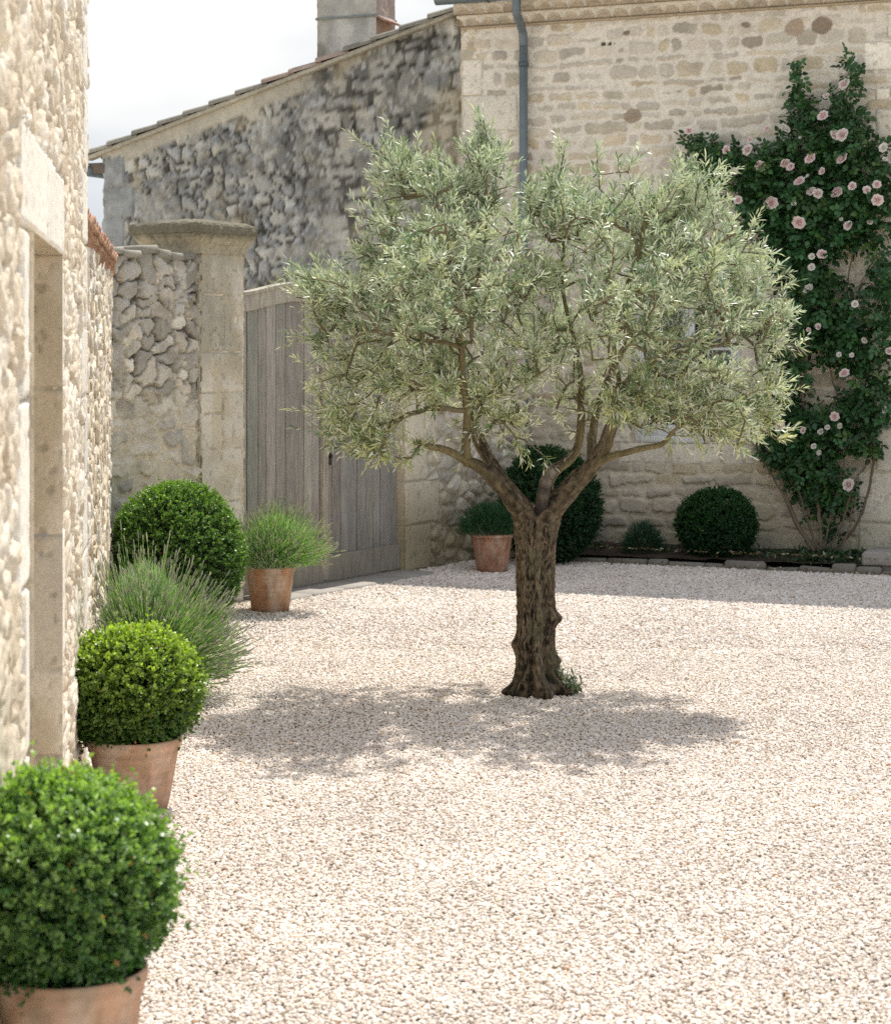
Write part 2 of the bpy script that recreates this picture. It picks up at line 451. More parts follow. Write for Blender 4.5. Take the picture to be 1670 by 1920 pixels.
cam = bpy.data.cameras.new('camera'); co = bpy.data.objects.new('camera', cam); COL.objects.link(co); SC.camera = co
co.location = (0, 0, HC); co.rotation_euler = (math.pi / 2, 0, 0)
cam.sensor_fit = 'AUTO'; cam.sensor_width = 36; cam.lens = 36 * FPX / 1920; cam.shift_y = -(960 - HY) / 1920
cam.clip_start = .1; cam.clip_end = 2000
cam.dof.use_dof = True; cam.dof.focus_distance = 10.4; cam.dof.aperture_fstop = 6.7
SC.view_settings.view_transform = 'Standard'; SC.view_settings.look = 'None'; SC.view_settings.exposure = 0; SC.view_settings.gamma = 1
SC.cycles.use_denoising = False
SC.cycles.max_bounces = 8; SC.cycles.diffuse_bounces = 4; SC.cycles.transmission_bounces = 4; SC.cycles.sample_clamp_indirect = 6

# ------------------------------------------------------------------ plan lines
UF = np.array([.918, -.395]); UF /= np.hypot(*UF); NF = np.array([UF[1], -UF[0]])      # main facade
F0 = np.array([.14, 18.19])
UG = np.array([.501, .865]); UG /= np.hypot(*UG); NG = np.array([UG[1], -UG[0]])       # gate wall
G0 = np.array([-1.388, 14.28])
UL = np.array([-.128, .992]); UL /= np.hypot(*UL); NL = np.array([UL[1], -UL[0]])      # house on the left
LC = np.array([-1.49, 8.58])                                                            # its far corner
LLEN = 6.6; L0 = LC - UL * LLEN
def wallx_left(y): return LC[0] + (y - LC[1]) * UL[0] / UL[1]

CREAM = [(.50, .42, .29), (.44, .38, .28), (.53, .46, .34), (.40, .35, .27), (.47, .40, .30), (.36, .31, .24), (.50, .44, .35)]
MORT = (.60, .52, .39)

# ------------------------------------------------------------------ ground and gravel
mb = MB()
gx = np.concatenate([[-400, -60, -12], np.linspace(-6, 8, 57), [14, 60, 400]]); gy = np.concatenate([[-400, -60, -8], np.linspace(-2, 22, 97), [30, 70, 600]])
X, Y = np.meshgrid(gx, gy, indexing='ij')
def gz(x, y): return .012 * (fbm(np.asarray(x) * .7, np.asarray(y) * .7, 3.0, 3) - .5)
Z = gz(X, Y) - .010
i, j = np.meshgrid(np.arange(len(gx) - 1), np.arange(len(gy) - 1), indexing='ij'); n = len(gy)
mb.add(np.stack([X, Y, Z], -1), np.stack([i * n + j, (i + 1) * n + j, (i + 1) * n + j + 1, i * n + j + 1], -1).reshape(-1, 4), None, mixc(np.array([.68, .62, .55]) + 0 * X.reshape(-1)[:, None], np.array([.45, .40, .345]) + 0 * X.reshape(-1)[:, None], ((X > -2.4) & (X < 5.2) & (Y > 3.9) & (Y < 18)).reshape(-1).astype(float)))  # sheet colour darkened under the pebbles to paint shade into their gaps
tag(mb.build('ground', M_GRIT), kind='structure')

rng = np.random.default_rng(5)
pts = []; scl = []
def band(y0, y1, sp):
    ny = int((y1 - y0) / sp)
    for k in range(ny):
        y = y0 + (k + .5) * sp
        xr = max(.23 * y + 1.0, 2.0)
        xl = wallx_left(min(y, 8.6)) if y < 8.6 else -1.53 - (y - 8.58) * .129
        if y > 12.95: xl = -2.1 + (y - 13.0) / UG[1] * UG[0]
        xs = np.arange(xl + .01, xr, sp)
        p = np.stack([xs + rng.uniform(-.55, .55, len(xs)) * sp, np.full(len(xs), y) + rng.uniform(-.55, .55, len(xs)) * sp, 0 * xs], -1)
        pts.append(p)
band(4.2, 9.0, .0108); band(9.0, 12.0, .0125); band(12.0, 17.9, .0165)
pts = np.concatenate(pts)
# nothing behind the kerb line or inside the walls
KO = np.array(P(1036, 1051, 17.0)[:2])
kd = (pts[:, 0] - KO[0]) * NF[0] + (pts[:, 1] - KO[1]) * NF[1]
gd = (pts[:, 0] - G0[0]) * NG[0] + (pts[:, 1] - G0[1]) * NG[1]
tr = np.hypot(pts[:, 0] - .452, pts[:, 1] - 10.5) > .09
keep = ((kd > .0) | (gd > .0) & (pts[:, 0] < KO[0])) & (gd > -.05) & tr
pts = pts[keep]
pts[:, 2] = gz(pts[:, 0], pts[:, 1]) + rng.uniform(-.004, .006, len(pts))
far = sstep(10, 15, pts[:, 1])
s = (.0042 + .0038 * rng.random(len(pts)) ** 1.8) * (1 + .45 * far)
s *= np.where(rng.random(len(pts)) < .03, 1.6, 1.0)
scl = np.stack([s * rng.uniform(1.0, 1.5, len(s)), s * rng.uniform(.8, 1.1, len(s)), s * rng.uniform(.5, .75, len(s))], -1)
me = bpy.data.meshes.new('gravel'); me.vertices.add(len(pts)); me.vertices.foreach_set('co', pts.astype(np.float32).ravel())
a = me.attributes.new('sc', 'FLOAT_VECTOR', 'POINT'); a.data.foreach_set('vector', scl.astype(np.float32).ravel())
a = me.attributes.new('rt', 'FLOAT_VECTOR', 'POINT')
a.data.foreach_set('vector', np.stack([rng.normal(0, .24, len(s)), rng.normal(0, .24, len(s)), rng.uniform(0, 6.28, len(s))], -1).astype(np.float32).ravel())
me.update()
gravel = bpy.data.objects.new('gravel', me); COL.objects.link(gravel); tag(gravel, 'pale cream and pinkish gravel covering the whole courtyard', 'gravel', kind='stuff')

m, nt, out = nmat('limestone_gravel')
oi = nd(nt, 'ShaderNodeObjectInfo')
cr = nd(nt, 'ShaderNodeValToRGB'); cr.color_ramp.interpolation = 'CONSTANT'
els = [(0, (.80, .73, .65)), (.16, (.73, .65, .56)), (.30, (.86, .80, .72)), (.46, (.80, .71, .61)), (.58, (.82, .75, .68)), (.72, (.70, .62, .52)), (.82, (.87, .83, .78)), (.93, (.56, .48, .40)), (.985, (.46, .28, .17)), (.989, (.76, .70, .63))]
els = [(p_, tuple(min(.95, x_ * k_) for x_, k_ in zip(c_, (1.085, 1.075, 1.09)))) for p_, c_ in els]
while len(cr.color_ramp.elements) < len(els): cr.color_ramp.elements.new(.5)
for e, (p, c) in zip(cr.color_ramp.elements, els): e.position = p
for e, (p, c) in zip(cr.color_ramp.elements, els): e.color = (*c, 1)
nt.links.new(oi.outputs['Random'], cr.inputs[0])
tcx = nd(nt, 'ShaderNodeNewGeometry'); nz = nd(nt, 'ShaderNodeTexNoise'); nz.inputs['Scale'].default_value = 220; nz.inputs['Detail'].default_value = 3
nt.links.new(tcx.outputs['Position'], nz.inputs['Vector'])
mr = nd(nt, 'ShaderNodeMapRange'); mr.inputs['To Min'].default_value = .82; mr.inputs['To Max'].default_value = 1.15
nt.links.new(nz.outputs[0], mr.inputs['Value'])
nl = nd(nt, 'ShaderNodeTexNoise'); nl.inputs['Scale'].default_value = 1.1; nl.inputs['Detail'].default_value = 5; nl.inputs['Roughness'].default_value = .6
nt.links.new(tcx.outputs['Position'], nl.inputs['Vector'])
ml_ = nd(nt, 'ShaderNodeMapRange'); ml_.inputs['From Min'].default_value = .3; ml_.inputs['From Max'].default_value = .7; ml_.inputs['To Min'].default_value = .88; ml_.inputs['To Max'].default_value = 1.06
nt.links.new(nl.outputs[0], ml_.inputs['Value'])
mm_ = nd(nt, 'ShaderNodeMath', operation='MULTIPLY'); nt.links.new(mr.outputs[0], mm_.inputs[0]); nt.links.new(ml_.outputs[0], mm_.inputs[1])
vm = nd(nt, 'ShaderNodeVectorMath', operation='SCALE'); nt.links.new(cr.outputs[0], vm.inputs[0]); nt.links.new(mm_.outputs[0], vm.inputs['Scale'])
bs = nd(nt, 'ShaderNodeBsdfPrincipled'); bs.inputs['Roughness'].default_value = .85; bs.inputs['Specular IOR Level'].default_value = .25
nt.links.new(vm.outputs[0], bs.inputs['Base Color']); nt.links.new(bs.outputs[0], out.inputs[0])
M_GRAV = m

ng = bpy.data.node_groups.new('pebble_scatter', 'GeometryNodeTree')
ng.interface.new_socket('Geometry', in_out='INPUT', socket_type='NodeSocketGeometry'); ng.interface.new_socket('Geometry', in_out='OUTPUT', socket_type='NodeSocketGeometry')
gi = ng.nodes.new('NodeGroupInput'); go = ng.nodes.new('NodeGroupOutput')
g2i = ng.nodes.new('GeometryNodeGeometryToInstance')
for k in range(4):
    ico = ng.nodes.new('GeometryNodeMeshIcoSphere'); ico.inputs['Radius'].default_value = 1; ico.inputs['Subdivisions'].default_value = 2
    pos = ng.nodes.new('GeometryNodeInputPosition')
    add = ng.nodes.new('ShaderNodeVectorMath'); add.operation = 'ADD'; add.inputs[1].default_value = (k * 7.3, k * 2.1, k * 5.9)
    ng.links.new(pos.outputs[0], add.inputs[0])
    tz = ng.nodes.new('ShaderNodeTexNoise'); tz.inputs['Scale'].default_value = .9; tz.inputs['Detail'].default_value = 1
    ng.links.new(add.outputs[0], tz.inputs['Vector'])
    sb = ng.nodes.new('ShaderNodeVectorMath'); sb.operation = 'SUBTRACT'; sb.inputs[1].default_value = (.5, .5, .5)
    ng.links.new(tz.outputs['Color'], sb.inputs[0])
    sc_ = ng.nodes.new('ShaderNodeVectorMath'); sc_.operation = 'SCALE'; sc_.inputs['Scale'].default_value = 1.6
    ng.links.new(sb.outputs[0], sc_.inputs[0])
    sp = ng.nodes.new('GeometryNodeSetPosition'); ng.links.new(ico.outputs['Mesh'], sp.inputs['Geometry']); ng.links.new(sc_.outputs[0], sp.inputs['Offset'])
    sm = ng.nodes.new('GeometryNodeSetMaterial'); sm.inputs['Material'].default_value = M_GRAV
    ng.links.new(sp.outputs[0], sm.inputs[0]); ng.links.new(sm.outputs[0], g2i.inputs[0])
iop = ng.nodes.new('GeometryNodeInstanceOnPoints'); iop.inputs['Pick Instance'].default_value = True
rv = ng.nodes.new('FunctionNodeRandomValue'); rv.data_type = 'INT'; rv.inputs[4].default_value = 0; rv.inputs[5].default_value = 3
na = ng.nodes.new('GeometryNodeInputNamedAttribute'); na.data_type = 'FLOAT_VECTOR'; na.inputs[0].default_value = 'sc'
nb = ng.nodes.new('GeometryNodeInputNamedAttribute'); nb.data_type = 'FLOAT_VECTOR'; nb.inputs[0].default_value = 'rt'
m2p = ng.nodes.new('GeometryNodeMeshToPoints')
ng.links.new(gi.outputs[0], m2p.inputs[0]); ng.links.new(m2p.outputs[0], iop.inputs['Points'])
ng.links.new(g2i.outputs[0], iop.inputs['Instance']); ng.links.new(rv.outputs[2], iop.inputs['Instance Index'])
ng.links.new(na.outputs[0], iop.inputs['Scale']); ng.links.new(nb.outputs[0], iop.inputs['Rotation'])
ng.links.new(iop.outputs[0], go.inputs[0])
md = gravel.modifiers.new('pebbles', 'NODES'); md.node_group = ng
me.materials.append(M_GRAV)

# ------------------------------------------------------------------ main house on the right
def fz(x, y): return uz(x, y, F0, UF)
def fpt(u, z, out=0.0): return np.array([F0[0] + u * UF[0] + out * NF[0], F0[1] + u * UF[1] + out * NF[1], z])
def rect(x0, y0, x1, y1, k=1.0):
    a, t = fz(x0, y0); b, _ = fz(x1, y0); xm = (x0 + x1) / 2
    return (a, b, fz(xm, y1)[1], fz(xm, y0)[1], k)
EAVE = 4.54
house = thing('stone_house', fpt(1.5, 0), 'large pale stone house with zinc gutter behind the olive tree and roses', 'house')
wx0, wz1 = fz(1182, 560); wx1, _ = fz(1386, 560); wz0 = fz(1285, 832)[1]; wz1 = wz0 + 1.22
MAINP = [(.60, .52, .38), (.53, .47, .36), (.46, .41, .33), (.63, .53, .36), (.53, .48, .40), (.42, .36, .28), (.61, .54, .42), (.55, .46, .31)]
blocks = []
qz = [0, .42, .80, 1.2, 1.55, 1.98, 2.35, 2.75, 3.05]
for i, z in enumerate(qz[:-1]): blocks.append((.006, .30 + .22 * (i % 2) + .03 * (i % 3), z, qz[i + 1], .88 + .06 * (i % 3)))
blocks += [rect(868, 290, 972, 236, .93)[:2] + (3.05, 3.32, .93), (.006, .21, 3.32, 3.62, .86), (.006, .53, 3.62, 3.94, 1.03), (.006, .20, 3.94, 4.26, 1.08)]
# window surround
jw = [.26, .20, .30, .22]
zz = np.linspace(wz0, wz1, 5)
for i in range(4):
    blocks.append((wx0 - jw[i], wx0 - .001, zz[i], zz[i + 1], 1.06)); blocks.append((wx1 + .001, wx1 + jw[(i + 1) % 4] * .75, zz[i], zz[i + 1], 1.0))
blocks.append((wx0 - .30, wx1 + .26, wz1 + .001, wz1 + .27, 1.04))
for (a, b, k) in ((1160, 1255, .96), (1257, 1350, 1.06), (1352, 1413, 1.0)):
    blocks.append((fz(a, 850)[0], fz(b, 850)[0], fz(1285, 870)[1], wz0 - .002, k))
# pale stones at the right: door surround and the blocks above
dz = [0, .33, .74, 1.09, 1.5, 1.86, 2.25]
ux = [1608, 1606, 1640, 1602, 1644, 1612]
for i in range(6): blocks.append((fz(ux[i], 700)[0], fz(1722, 700)[0], dz[i], dz[i + 1], 1.08 - .05 * (i % 2)))
blocks.append((fz(1600, 500)[0], fz(1722, 700)[0] + 1.6, 2.25, 2.55, 1.0))
blocks += [rect(1617, 76, 1740, 131, 1.28), rect(1640, 164, 1668, 188, 1.3), rect(1640, 202, 1735, 258, 1.0), rect(1662, 22, 1745, 70, 1.1)]
dux0 = fz(1722, 700)[0]; dux1 = dux0 + 1.05
for i in range(6): blocks.append((dux1, dux1 + (.4 if i % 2 else .26), dz[i], dz[i + 1], 1.04))
def feat_main(U, V):
    h, c, sdm = coursed(U, V, 3.1, (.062, .135), (.09, .30), MAINP, (.78, .715, .60), .016, (.006, .030), .040)
    # lower part: bolder worn rubble
    h2_, c2, _ = coursed(U, V, 8.2, (.08, .16), (.13, .36), MAINP, (.66, .58, .45), .026, (.004, .022), .05)
    t = sstep(1.35, .75, V + .35 * (fbm(U * 1.3, V * 1.3, 5.5, 3) - .5))
    h = h * (1 - t) + h2_ * t; c = mixc(c, c2, t)
    # two dark single stones and putlog holes
    for (x, y, r, q) in ((1540, 48, .075, .45), (1490, 52, .075, .7), (1398, 48, .035, .5), (1130, 82, .013, .15), (1143, 82, .013, .15), (1152, 82, .013, .15), (1185, 218, .07, .55), (1174, 62, .03, .4)):
        a, z = fz(x, y); d = np.hypot((U - a) / 1.25, V - z) + .03 * (fbm(U * 16, V * 16, 2.2, 3) - .5)
        m = sstep(r, r * .8, d); c = mixc(c, np.array([.34, .27, .20]) * q / .5 + 0 * c, m); h = h - .012 * m * (q < .3)
    h, c = ashlar(U, V, h, c, blocks, 4.4, .010, (.76, .70, .58))
    st = fbm(U * .9, V * .5, 7.7, 4)
    c = c * (1 - .16 * sstep(.52, .75, st) * (V < 2.5))[..., None]
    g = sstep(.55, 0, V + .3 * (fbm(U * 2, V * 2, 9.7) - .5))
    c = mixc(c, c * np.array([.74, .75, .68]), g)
    return h, c
FL = 8.5
us = grid([0, wx0, wx1, dux0, dux1, FL], .0105)
us = us[(us < 4.75) | (np.arange(len(us)) % 4 == 0) | np.isin(us, [dux0, dux1, FL])]
vs = grid([0, wz0, wz1, 2.25, EAVE], .0095)
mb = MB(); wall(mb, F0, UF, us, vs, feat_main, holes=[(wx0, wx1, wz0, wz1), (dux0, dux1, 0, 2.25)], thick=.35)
# left return wall
mb2 = MB()
UB = -NF
wall(mb, F0 + UB * 3.5, -UB, grid([0, 3.5], .05), grid([0, EAVE], .05), lambda U, V: rubble(U, V, 4.4, .25, .14, .02, .1, MAINP, MORT)[:2], thick=.2)
mb.build('wall', M_STONE, house)

# cornice: two stepped rows of mortared half round tiles
mb = MB()
CH = .092
for r, (z0, o0, o1, ph) in enumerate(((EAVE, 0.0, .065, 0.0), (EAVE + CH, .065, .135, .07))):
    us = np.arange(-.02, FL, .0095)
    for (zz_, nz_) in ((0, 10),):
        vs_ = np.linspace(0, 1, 11)
        uu, vv = np.meshgrid(us, vs_, indexing='ij')
        k = np.modf((uu + ph + 10) / .150)[0] - .5
        arch = np.sqrt(np.maximum(0, 1 - (k / .46) ** 2)) * .62
        d = vv - arch
        inside = sstep(.16, .04, d); ring = sstep(.10, .0, np.abs(d - .04)) 
        out = o1 - .05 * inside + .008 * ring + .004 * (fbm(uu * 20, vv * 2 + r * 7, 3.3) - .5)
        fd = sstep(.1, 0, vv)
        out = out * (1 - fd * .55) + fd * .55 * o0
        nse = fbm(uu * 12, vv * 2 + r * 5, 6.1)
        c = mixc(np.array([.72, .66, .54]) + 0 * uu[..., None], np.array([.50, .42, .31]) + 0 * uu[..., None], inside)
        c = mixc(c, np.array([.78, .72, .61]) + 0 * c, ring * .9) * (.8 + .4 * nse)[..., None]
        V = np.stack([F0[0] + uu * UF[0] + out * NF[0], F0[1] + uu * UF[1] + out * NF[1], z0 + vv * CH], -1)
        n = len(vs_); i, j = np.meshgrid(np.arange(len(us) - 1), np.arange(n - 1), indexing='ij')
        mb.add(V, np.stack([i * n + j, (i + 1) * n + j, (i + 1) * n + j + 1, i * n + j + 1], -1).reshape(-1, 4), None, c)
    # soffit / shelf under the row and the left end
    e0, e1 = fpt(-.02, z0, -.02), fpt(FL, z0, -.02)
    f0, f1 = fpt(-.02, z0, o0 + .03), fpt(FL, z0, o0 + .03)
    mb.add([e0, e1, f1, f0], [[0, 1, 2, 3]], None, (.42, .34, .23))
    mb.add([fpt(-.02, z0, -.02), fpt(-.02, z0, o1), fpt(-.02, z0 + CH, o1), fpt(-.02, z0 + CH, -.02)], [[0, 1, 2, 3]], None, (.5, .42, .3))
box(mb, fpt(FL / 2, EAVE - .012, .012), np.append(UF, 0) * (FL / 2), np.append(NF, 0) * .016, (0, 0, .010), (.46, .37, .25), .004)
mb.build('cornice', M_STONE, house)
ETOP = EAVE + 2 * CH

def tiled_roof(mb, O, U, W, length, run, z0, pitch, col=((.42, .25, .16), (.50, .33, .22), (.36, .24, .17), (.47, .37, .27)), pw=.21, course=.34, seed=1.0, du=.03):
    """canal tile roof: eave along U from O, climbs along W"""
    us_ = np.arange(0, length + 1e-6, du); ws = np.unique(np.concatenate([np.arange(0, run, course), np.arange(course - .004, run, course), [run]]))
    uu, ww = np.meshgrid(us_, ws, indexing='ij')
    k = np.modf(uu / pw)[0]
    prof = np.where(k < .55, np.sin(np.clip(k / .55, 0, 1) * math.pi) * .075, -np.sin(np.clip((k - .55) / .45, 0, 1) * math.pi) * .03)
    ci = np.floor((ww + .001) / course); fr = ww / course - ci
    z = z0 + ww * math.tan(pitch) + prof + .022 * (1 - fr) + .012 * (h2(np.floor(uu / pw), ci, seed) - .5)
    c = pick(col, h2(np.floor(uu / pw * 2), ci, seed + 3)) * (.7 + .5 * fbm(uu * 5, ww * 5, seed))[..., None]
    V = np.stack([O[0] + uu * U[0] + ww * W[0], O[1] + uu * U[1] + ww * W[1], z], -1)
    n = len(ws); i, j = np.meshgrid(np.arange(len(us_) - 1), np.arange(n - 1), indexing='ij')
    mb.add(V, np.stack([i * n + j, (i + 1) * n + j, (i + 1) * n + j + 1, i * n + j + 1], -1).reshape(-1, 4), None, c)

mb = MB()
RO = F0 + NF * .20 - UF * .08
tiled_roof(mb, RO, UF, -NF, FL, 3.6, ETOP + .07, math.radians(17), seed=2.0)
a = [np.append(RO + UF * p + (-NF) * q, ETOP + .0 + q * math.tan(math.radians(17))) for p, q in ((0, 0), (FL, 0), (FL, 3.6), (0, 3.6))]
b_ = [k + np.array([0, 0, .06]) for k in a]
mb.add(a + b_, [[0, 3, 2, 1], [0, 1, 5, 4], [3, 0, 4, 7]], None, (.30, .26, .22))
mb.build('roof', M_TILE, house)

ZC = (.16, .19, .20)
mb = MB()
us_ = np.linspace(-.14, FL, 60); th = np.linspace(math.pi, 2 * math.pi, 13)
for rr, fl in ((.062, 1), (.058, -1)):
    V = np.array([[fpt(u, ETOP + .055 + rr * math.sin(t) * 1.15, .235 + rr * math.cos(t)) for t in th] for u in us_])
    n = len(th); i, j = np.meshgrid(np.arange(len(us_) - 1), np.arange(n - 1), indexing='ij')
    q = np.stack([i * n + j, (i + 1) * n + j, (i + 1) * n + j + 1, i * n + j + 1], -1).reshape(-1, 4)
    mb.add(V.reshape(-1, 3), q, None, ZC)
ctr = fpt(-.14, ETOP + .055, .235)
V = [fpt(-.14, ETOP + .055 + .062 * math.sin(t) * 1.15, .235 + .062 * math.cos(t)) for t in th] + [ctr]
mb.add(V, None, [[i, i + 1, len(th)] for i in range(len(th) - 1)], ZC)
tube(mb, [fpt(u, ETOP + .056, .297) for u in us_], .008, 8, ZC)
for u in np.arange(.35, FL, .75):
    tube(mb, [fpt(u, ETOP + .055 + .066 * math.sin(t) * 1.15, .235 + .066 * math.cos(t)) for t in th], .006, 5, (.09, .115, .125))
gut = mb.build('gutter', M_ZINC, house)

mb = MB()
ua = on_plane(968, F0 + NF * .235, UF)[0]; ub = on_plane(981, F0 + NF * .065, UF)[0]
R_ = .037
z1 = EAVE - .08
path = [fpt(ua, ETOP + .0, .235), fpt(ua, EAVE + .10, .235), fpt(ua - .003, EAVE + .05, .225), fpt(ua * .6 + ub * .4, EAVE - .0, .17), fpt(ua * .15 + ub * .85, EAVE - .07, .095), fpt(ub, EAVE - .12, .07), fpt(ub, EAVE - .2, .065)]
# smooth
def smooth(pts, it=2):
    p = np.asarray(pts, float)
    for _ in range(it):
        q = [p[0]]
        for a_, b2 in zip(p[:-1], p[1:]): q += [a_ * .75 + b2 * .25, a_ * .25 + b2 * .75]
        q.append(p[-1]); p = np.array(q)
    return p
tube(mb, smooth(path), R_, 16, ZC)
tube(mb, [fpt(ub, EAVE - .2, .065), fpt(ub, 2.4, .065), fpt(ub, .12, .065), ], R_, 16, (.19, .225, .235))
pipe = mb.build('downpipe', M_ZINC, house)
for z in (EAVE - .36, 3.05, 1.6):
    mb = MB(); tube(mb, [fpt(ub, z - .02, .065), fpt(ub, z + .02, .065)], .044, 16, (.10, .125, .135))
    box(mb, fpt(ub, z, .02), np.append(UF, 0) * .012, np.append(NF, 0) * .03, (0, 0, .012), (.10, .12, .13), .002)
    br = mb.build('pipe_bracket', M_ZINC, house)
    br.parent = pipe; br.location = (0, 0, 0)

# window: reveal is the wall thickness, white casement set back
mb = MB()
wr = .13
def fbar(mb, u0, u1, z0, z1, o, t, col, bev=.004):
    box(mb, fpt((u0 + u1) / 2, (z0 + z1) / 2, o), np.append(UF, 0) * abs(u1 - u0) / 2, np.append(NF, 0) * t, (0, 0, abs(z1 - z0) / 2), col, bev)
WH = (.74, .75, .76)
fbar(mb, wx0, wx0 + .055, wz0, wz1, -wr, .03, WH); fbar(mb, wx1 - .055, wx1, wz0, wz1, -wr, .03, WH)
fbar(mb, wx0 + .055, wx1 - .055, wz1 - .055, wz1, -wr, .028, WH); fbar(mb, wx0 + .055, wx1 - .055, wz0 + .002, wz0 + .06, -wr + .012, .04, WH)
wm = (wx0 + wx1) / 2
win = mb.build('window', M_PAINT, house)
for s_ in (0, 1):
    mb = MB(); a, b = (wx0 + .057, wm - .003) if s_ == 0 else (wm + .003, wx1 - .057)
    z0, z1_ = wz0 + .062, wz1 - .057
    fbar(mb, a, a + .05, z0, z1_, -wr + .004, .022, WH); fbar(mb, b - .05, b, z0, z1_, -wr + .004, .022, WH)
    fbar(mb, a + .05, b - .05, z0, z0 + .09, -wr + .003, .021, WH); fbar(mb, a + .05, b - .05, z1_ - .05, z1_, -wr + .003, .021, WH)
    for k in (1, 2):
        zk = z0 + .09 + (z1_ - z0 - .14) * k / 3; fbar(mb, a + .05, b - .05, zk - .012, zk + .012, -wr, .016, WH, .003)
    cs = mb.build('window_sash', M_PAINT, house); cs.parent = win; cs.location = (0, 0, 0)
    mb = MB(); fbar(mb, a + .048, b - .048, z0 + .088, z1_ - .048, -wr - .004, .004, (.02, .02, .02), .001)
    g = mb.build('window_pane', M_GLASS, house); g.parent = win; g.location = (0, 0, 0)
mb = MB()
fbar(mb, dux0, dux1, .14, 2.25, -.2, .03, (.52, .56, .57))
for k in range(2):
    for l in range(3):
        a = dux0 + .09 + k * .46; fbar(mb, a, a + .40, .28 + l * .65, .82 + l * .65, -.172, .008, (.54, .58, .59), .006)
mb.build('door', M_PAINT, house)
# ------------------------------------------------------------------ weathered barn with the gable wall
BO = F0 - NF * .12
BLEN = 3.73 + .0
barn = thing('stone_barn', np.append(BO - UF * 2, 0), 'dark lichen stained stone gable with sloping tiled roof and chimney behind the gate', 'building')
UBN = UF; BL0 = BO - UF * BLEN
zl, zr = 3.58, 4.70
def topf(u): return zl + (zr - zl) * np.clip(u / BLEN, 0, 1.2)
GREY = [(.52, .51, .455), (.40, .395, .37), (.62, .60, .53), (.47, .47, .45), (.34, .34, .33), (.70, .68, .60), (.57, .54, .45)]
def feat_barn(U, V):
    _r = rubble(U, V, 12.3, .165, .095, .032, .10, GREY, (.55, .525, .44), .07, .16)
    h1, c1, e = _r; SID = np.modf(rubble.ID * 23.1)[0]
    hc, cc, sdc = coursed(U, V, 14.7, (.08, .16), (.12, .36), GREY, (.56, .53, .44), .022, (.004, .022), .035)
    t = sstep(1.9, 2.6, U + .8 * (fbm(U * 1.5, V * 1.5, 4.4, 3) - .5)) * sstep(1.6, 2.4, V)
    h = h1 * (1 - t) + hc * t; c = mixc(c1, cc, t)
    # patches of surviving render
    pt = sstep(.56, .63, fbm(U * 1.7, V * 1.7, 21.0, 5)) 
    c = mixc(c, np.array([.52, .50, .42]) * (.8 + .4 * fbm(U * 10, V * 10, 22.0))[..., None], pt * .25); h = h * (1 - .3 * pt) + .012 * pt
    # white single stones
    for (x, y, a, b, k) in ((482, 262, .05, .035, 1.5), (690, 195, .04, .03, 1.35), (815, 207, .09, .035, 1.4), (850, 207, .05, .035, 1.45), (780, 258, .12, .04, 1.2), (705, 200, .06, .03, 1.3), (545, 185, .10, .07, 1.25)):
        uu, z = uz(x, y, BL0, UF); m = sstep(1.1, .85, np.maximum(np.abs(U - uu) / a, np.abs(V - z) / b) + .5 * (fbm(U * 18, V * 18, 3.0, 3) - .5))
        c = mixc(c, np.array([.40, .375, .32]) * k + 0 * c, m)
    # dark joints, crevice shade painted in; then black lichen patches over stone faces
    pitj = np.maximum(sstep(.19, .05, e) * (1 - t), sstep(.002, -.012, sdc) * t) * sstep(.28, .44, fbm(U * 4, V * 4, 30.0, 3))
    c = mixc(c, np.array([.085, .08, .07]) + 0 * c, .92 * pitj)
    st = fbm(U * 1.25 + .4 * fbm(U * 3, V * 3, 6.0), V * .8, 31.0, 5)
    fine = fbm(U * 17, V * 17, 33.0, 4); mid = fbm(U * 7, V * 8, 36.0, 4)
    m = sstep(.42, .66, st)
    for (x, y, rx, ry) in ((610, 250, .22, .6), (770, 150, .45, .38), (560, 300, .7, .5), (330, 330, .7, .4), (430, 420, .8, .3)):
        uu, z = uz(x, y, BL0, UF); d = np.hypot((U - uu) / rx, (V - z) / ry)
        m = np.maximum(m, sstep(1.3, .3, d + 1.0 * (mid - .5)))
    sp = sstep(.38, .58, mid + .5 * (fine - .5))
    c = mixc(c, c * np.array([.34, .345, .345]), np.clip(m * (.35 + .75 * sp) * (.45 + .8 * SID) + .10, 0, .95))
    c = mixc(c, np.array([.58, .58, .54]) + 0 * c, .6 * sstep(.60, .68, fbm(U * 15, V * 15, 35.0, 3)) * sstep(.4, .6, mid))
    c = mixc(c, np.array([.52, .42, .24]) + 0 * c, .30 * sstep(.60, .72, fbm(U * 2.6, V * 1.8, 41.0, 4)) * (V > 2.2))
    # pale mortar strip under the verge
    dt = topf(U) - V
    w_ = sstep(.17, .12, dt + .05 * (fbm(U * 3, V * 0, 2.0) - .5)) * sstep(2.35, 2.0, U)
    c = mixc(c, np.array([.50, .46, .36]) * (.8 + .4 * fbm(U * 9, V * 9, 3.0))[..., None], w_ * .9); h = h * (1 - .8 * w_) + .03 * w_
    qs = [(.0, .24 + .1 * (i % 2), 2.1 + .29 * i, 2.1 + .29 * (i + 1)) for i in range(5)]
    for q in qs:
        d = np.minimum(np.minimum(U - q[0], q[1] - U), np.minimum(V - q[2], q[3] - V)) + .01 * (fbm(U * 10, V * 10, 5.0) - .5)
        h = np.where(d > 0, .03 * sstep(0, .02, d) + .012 * (fine - .5), h)
        c = np.where((d > 0)[..., None], np.array([.33, .34, .325]) * (.6 + .8 * fbm(U * 12, V * 12, 8.0))[..., None], c)
    return h, c
mb = MB(); wall(mb, BL0, UF, grid([0, BLEN], .0105), grid([0, .4, 1.0], .008), feat_barn, thick=.4, top=topf)
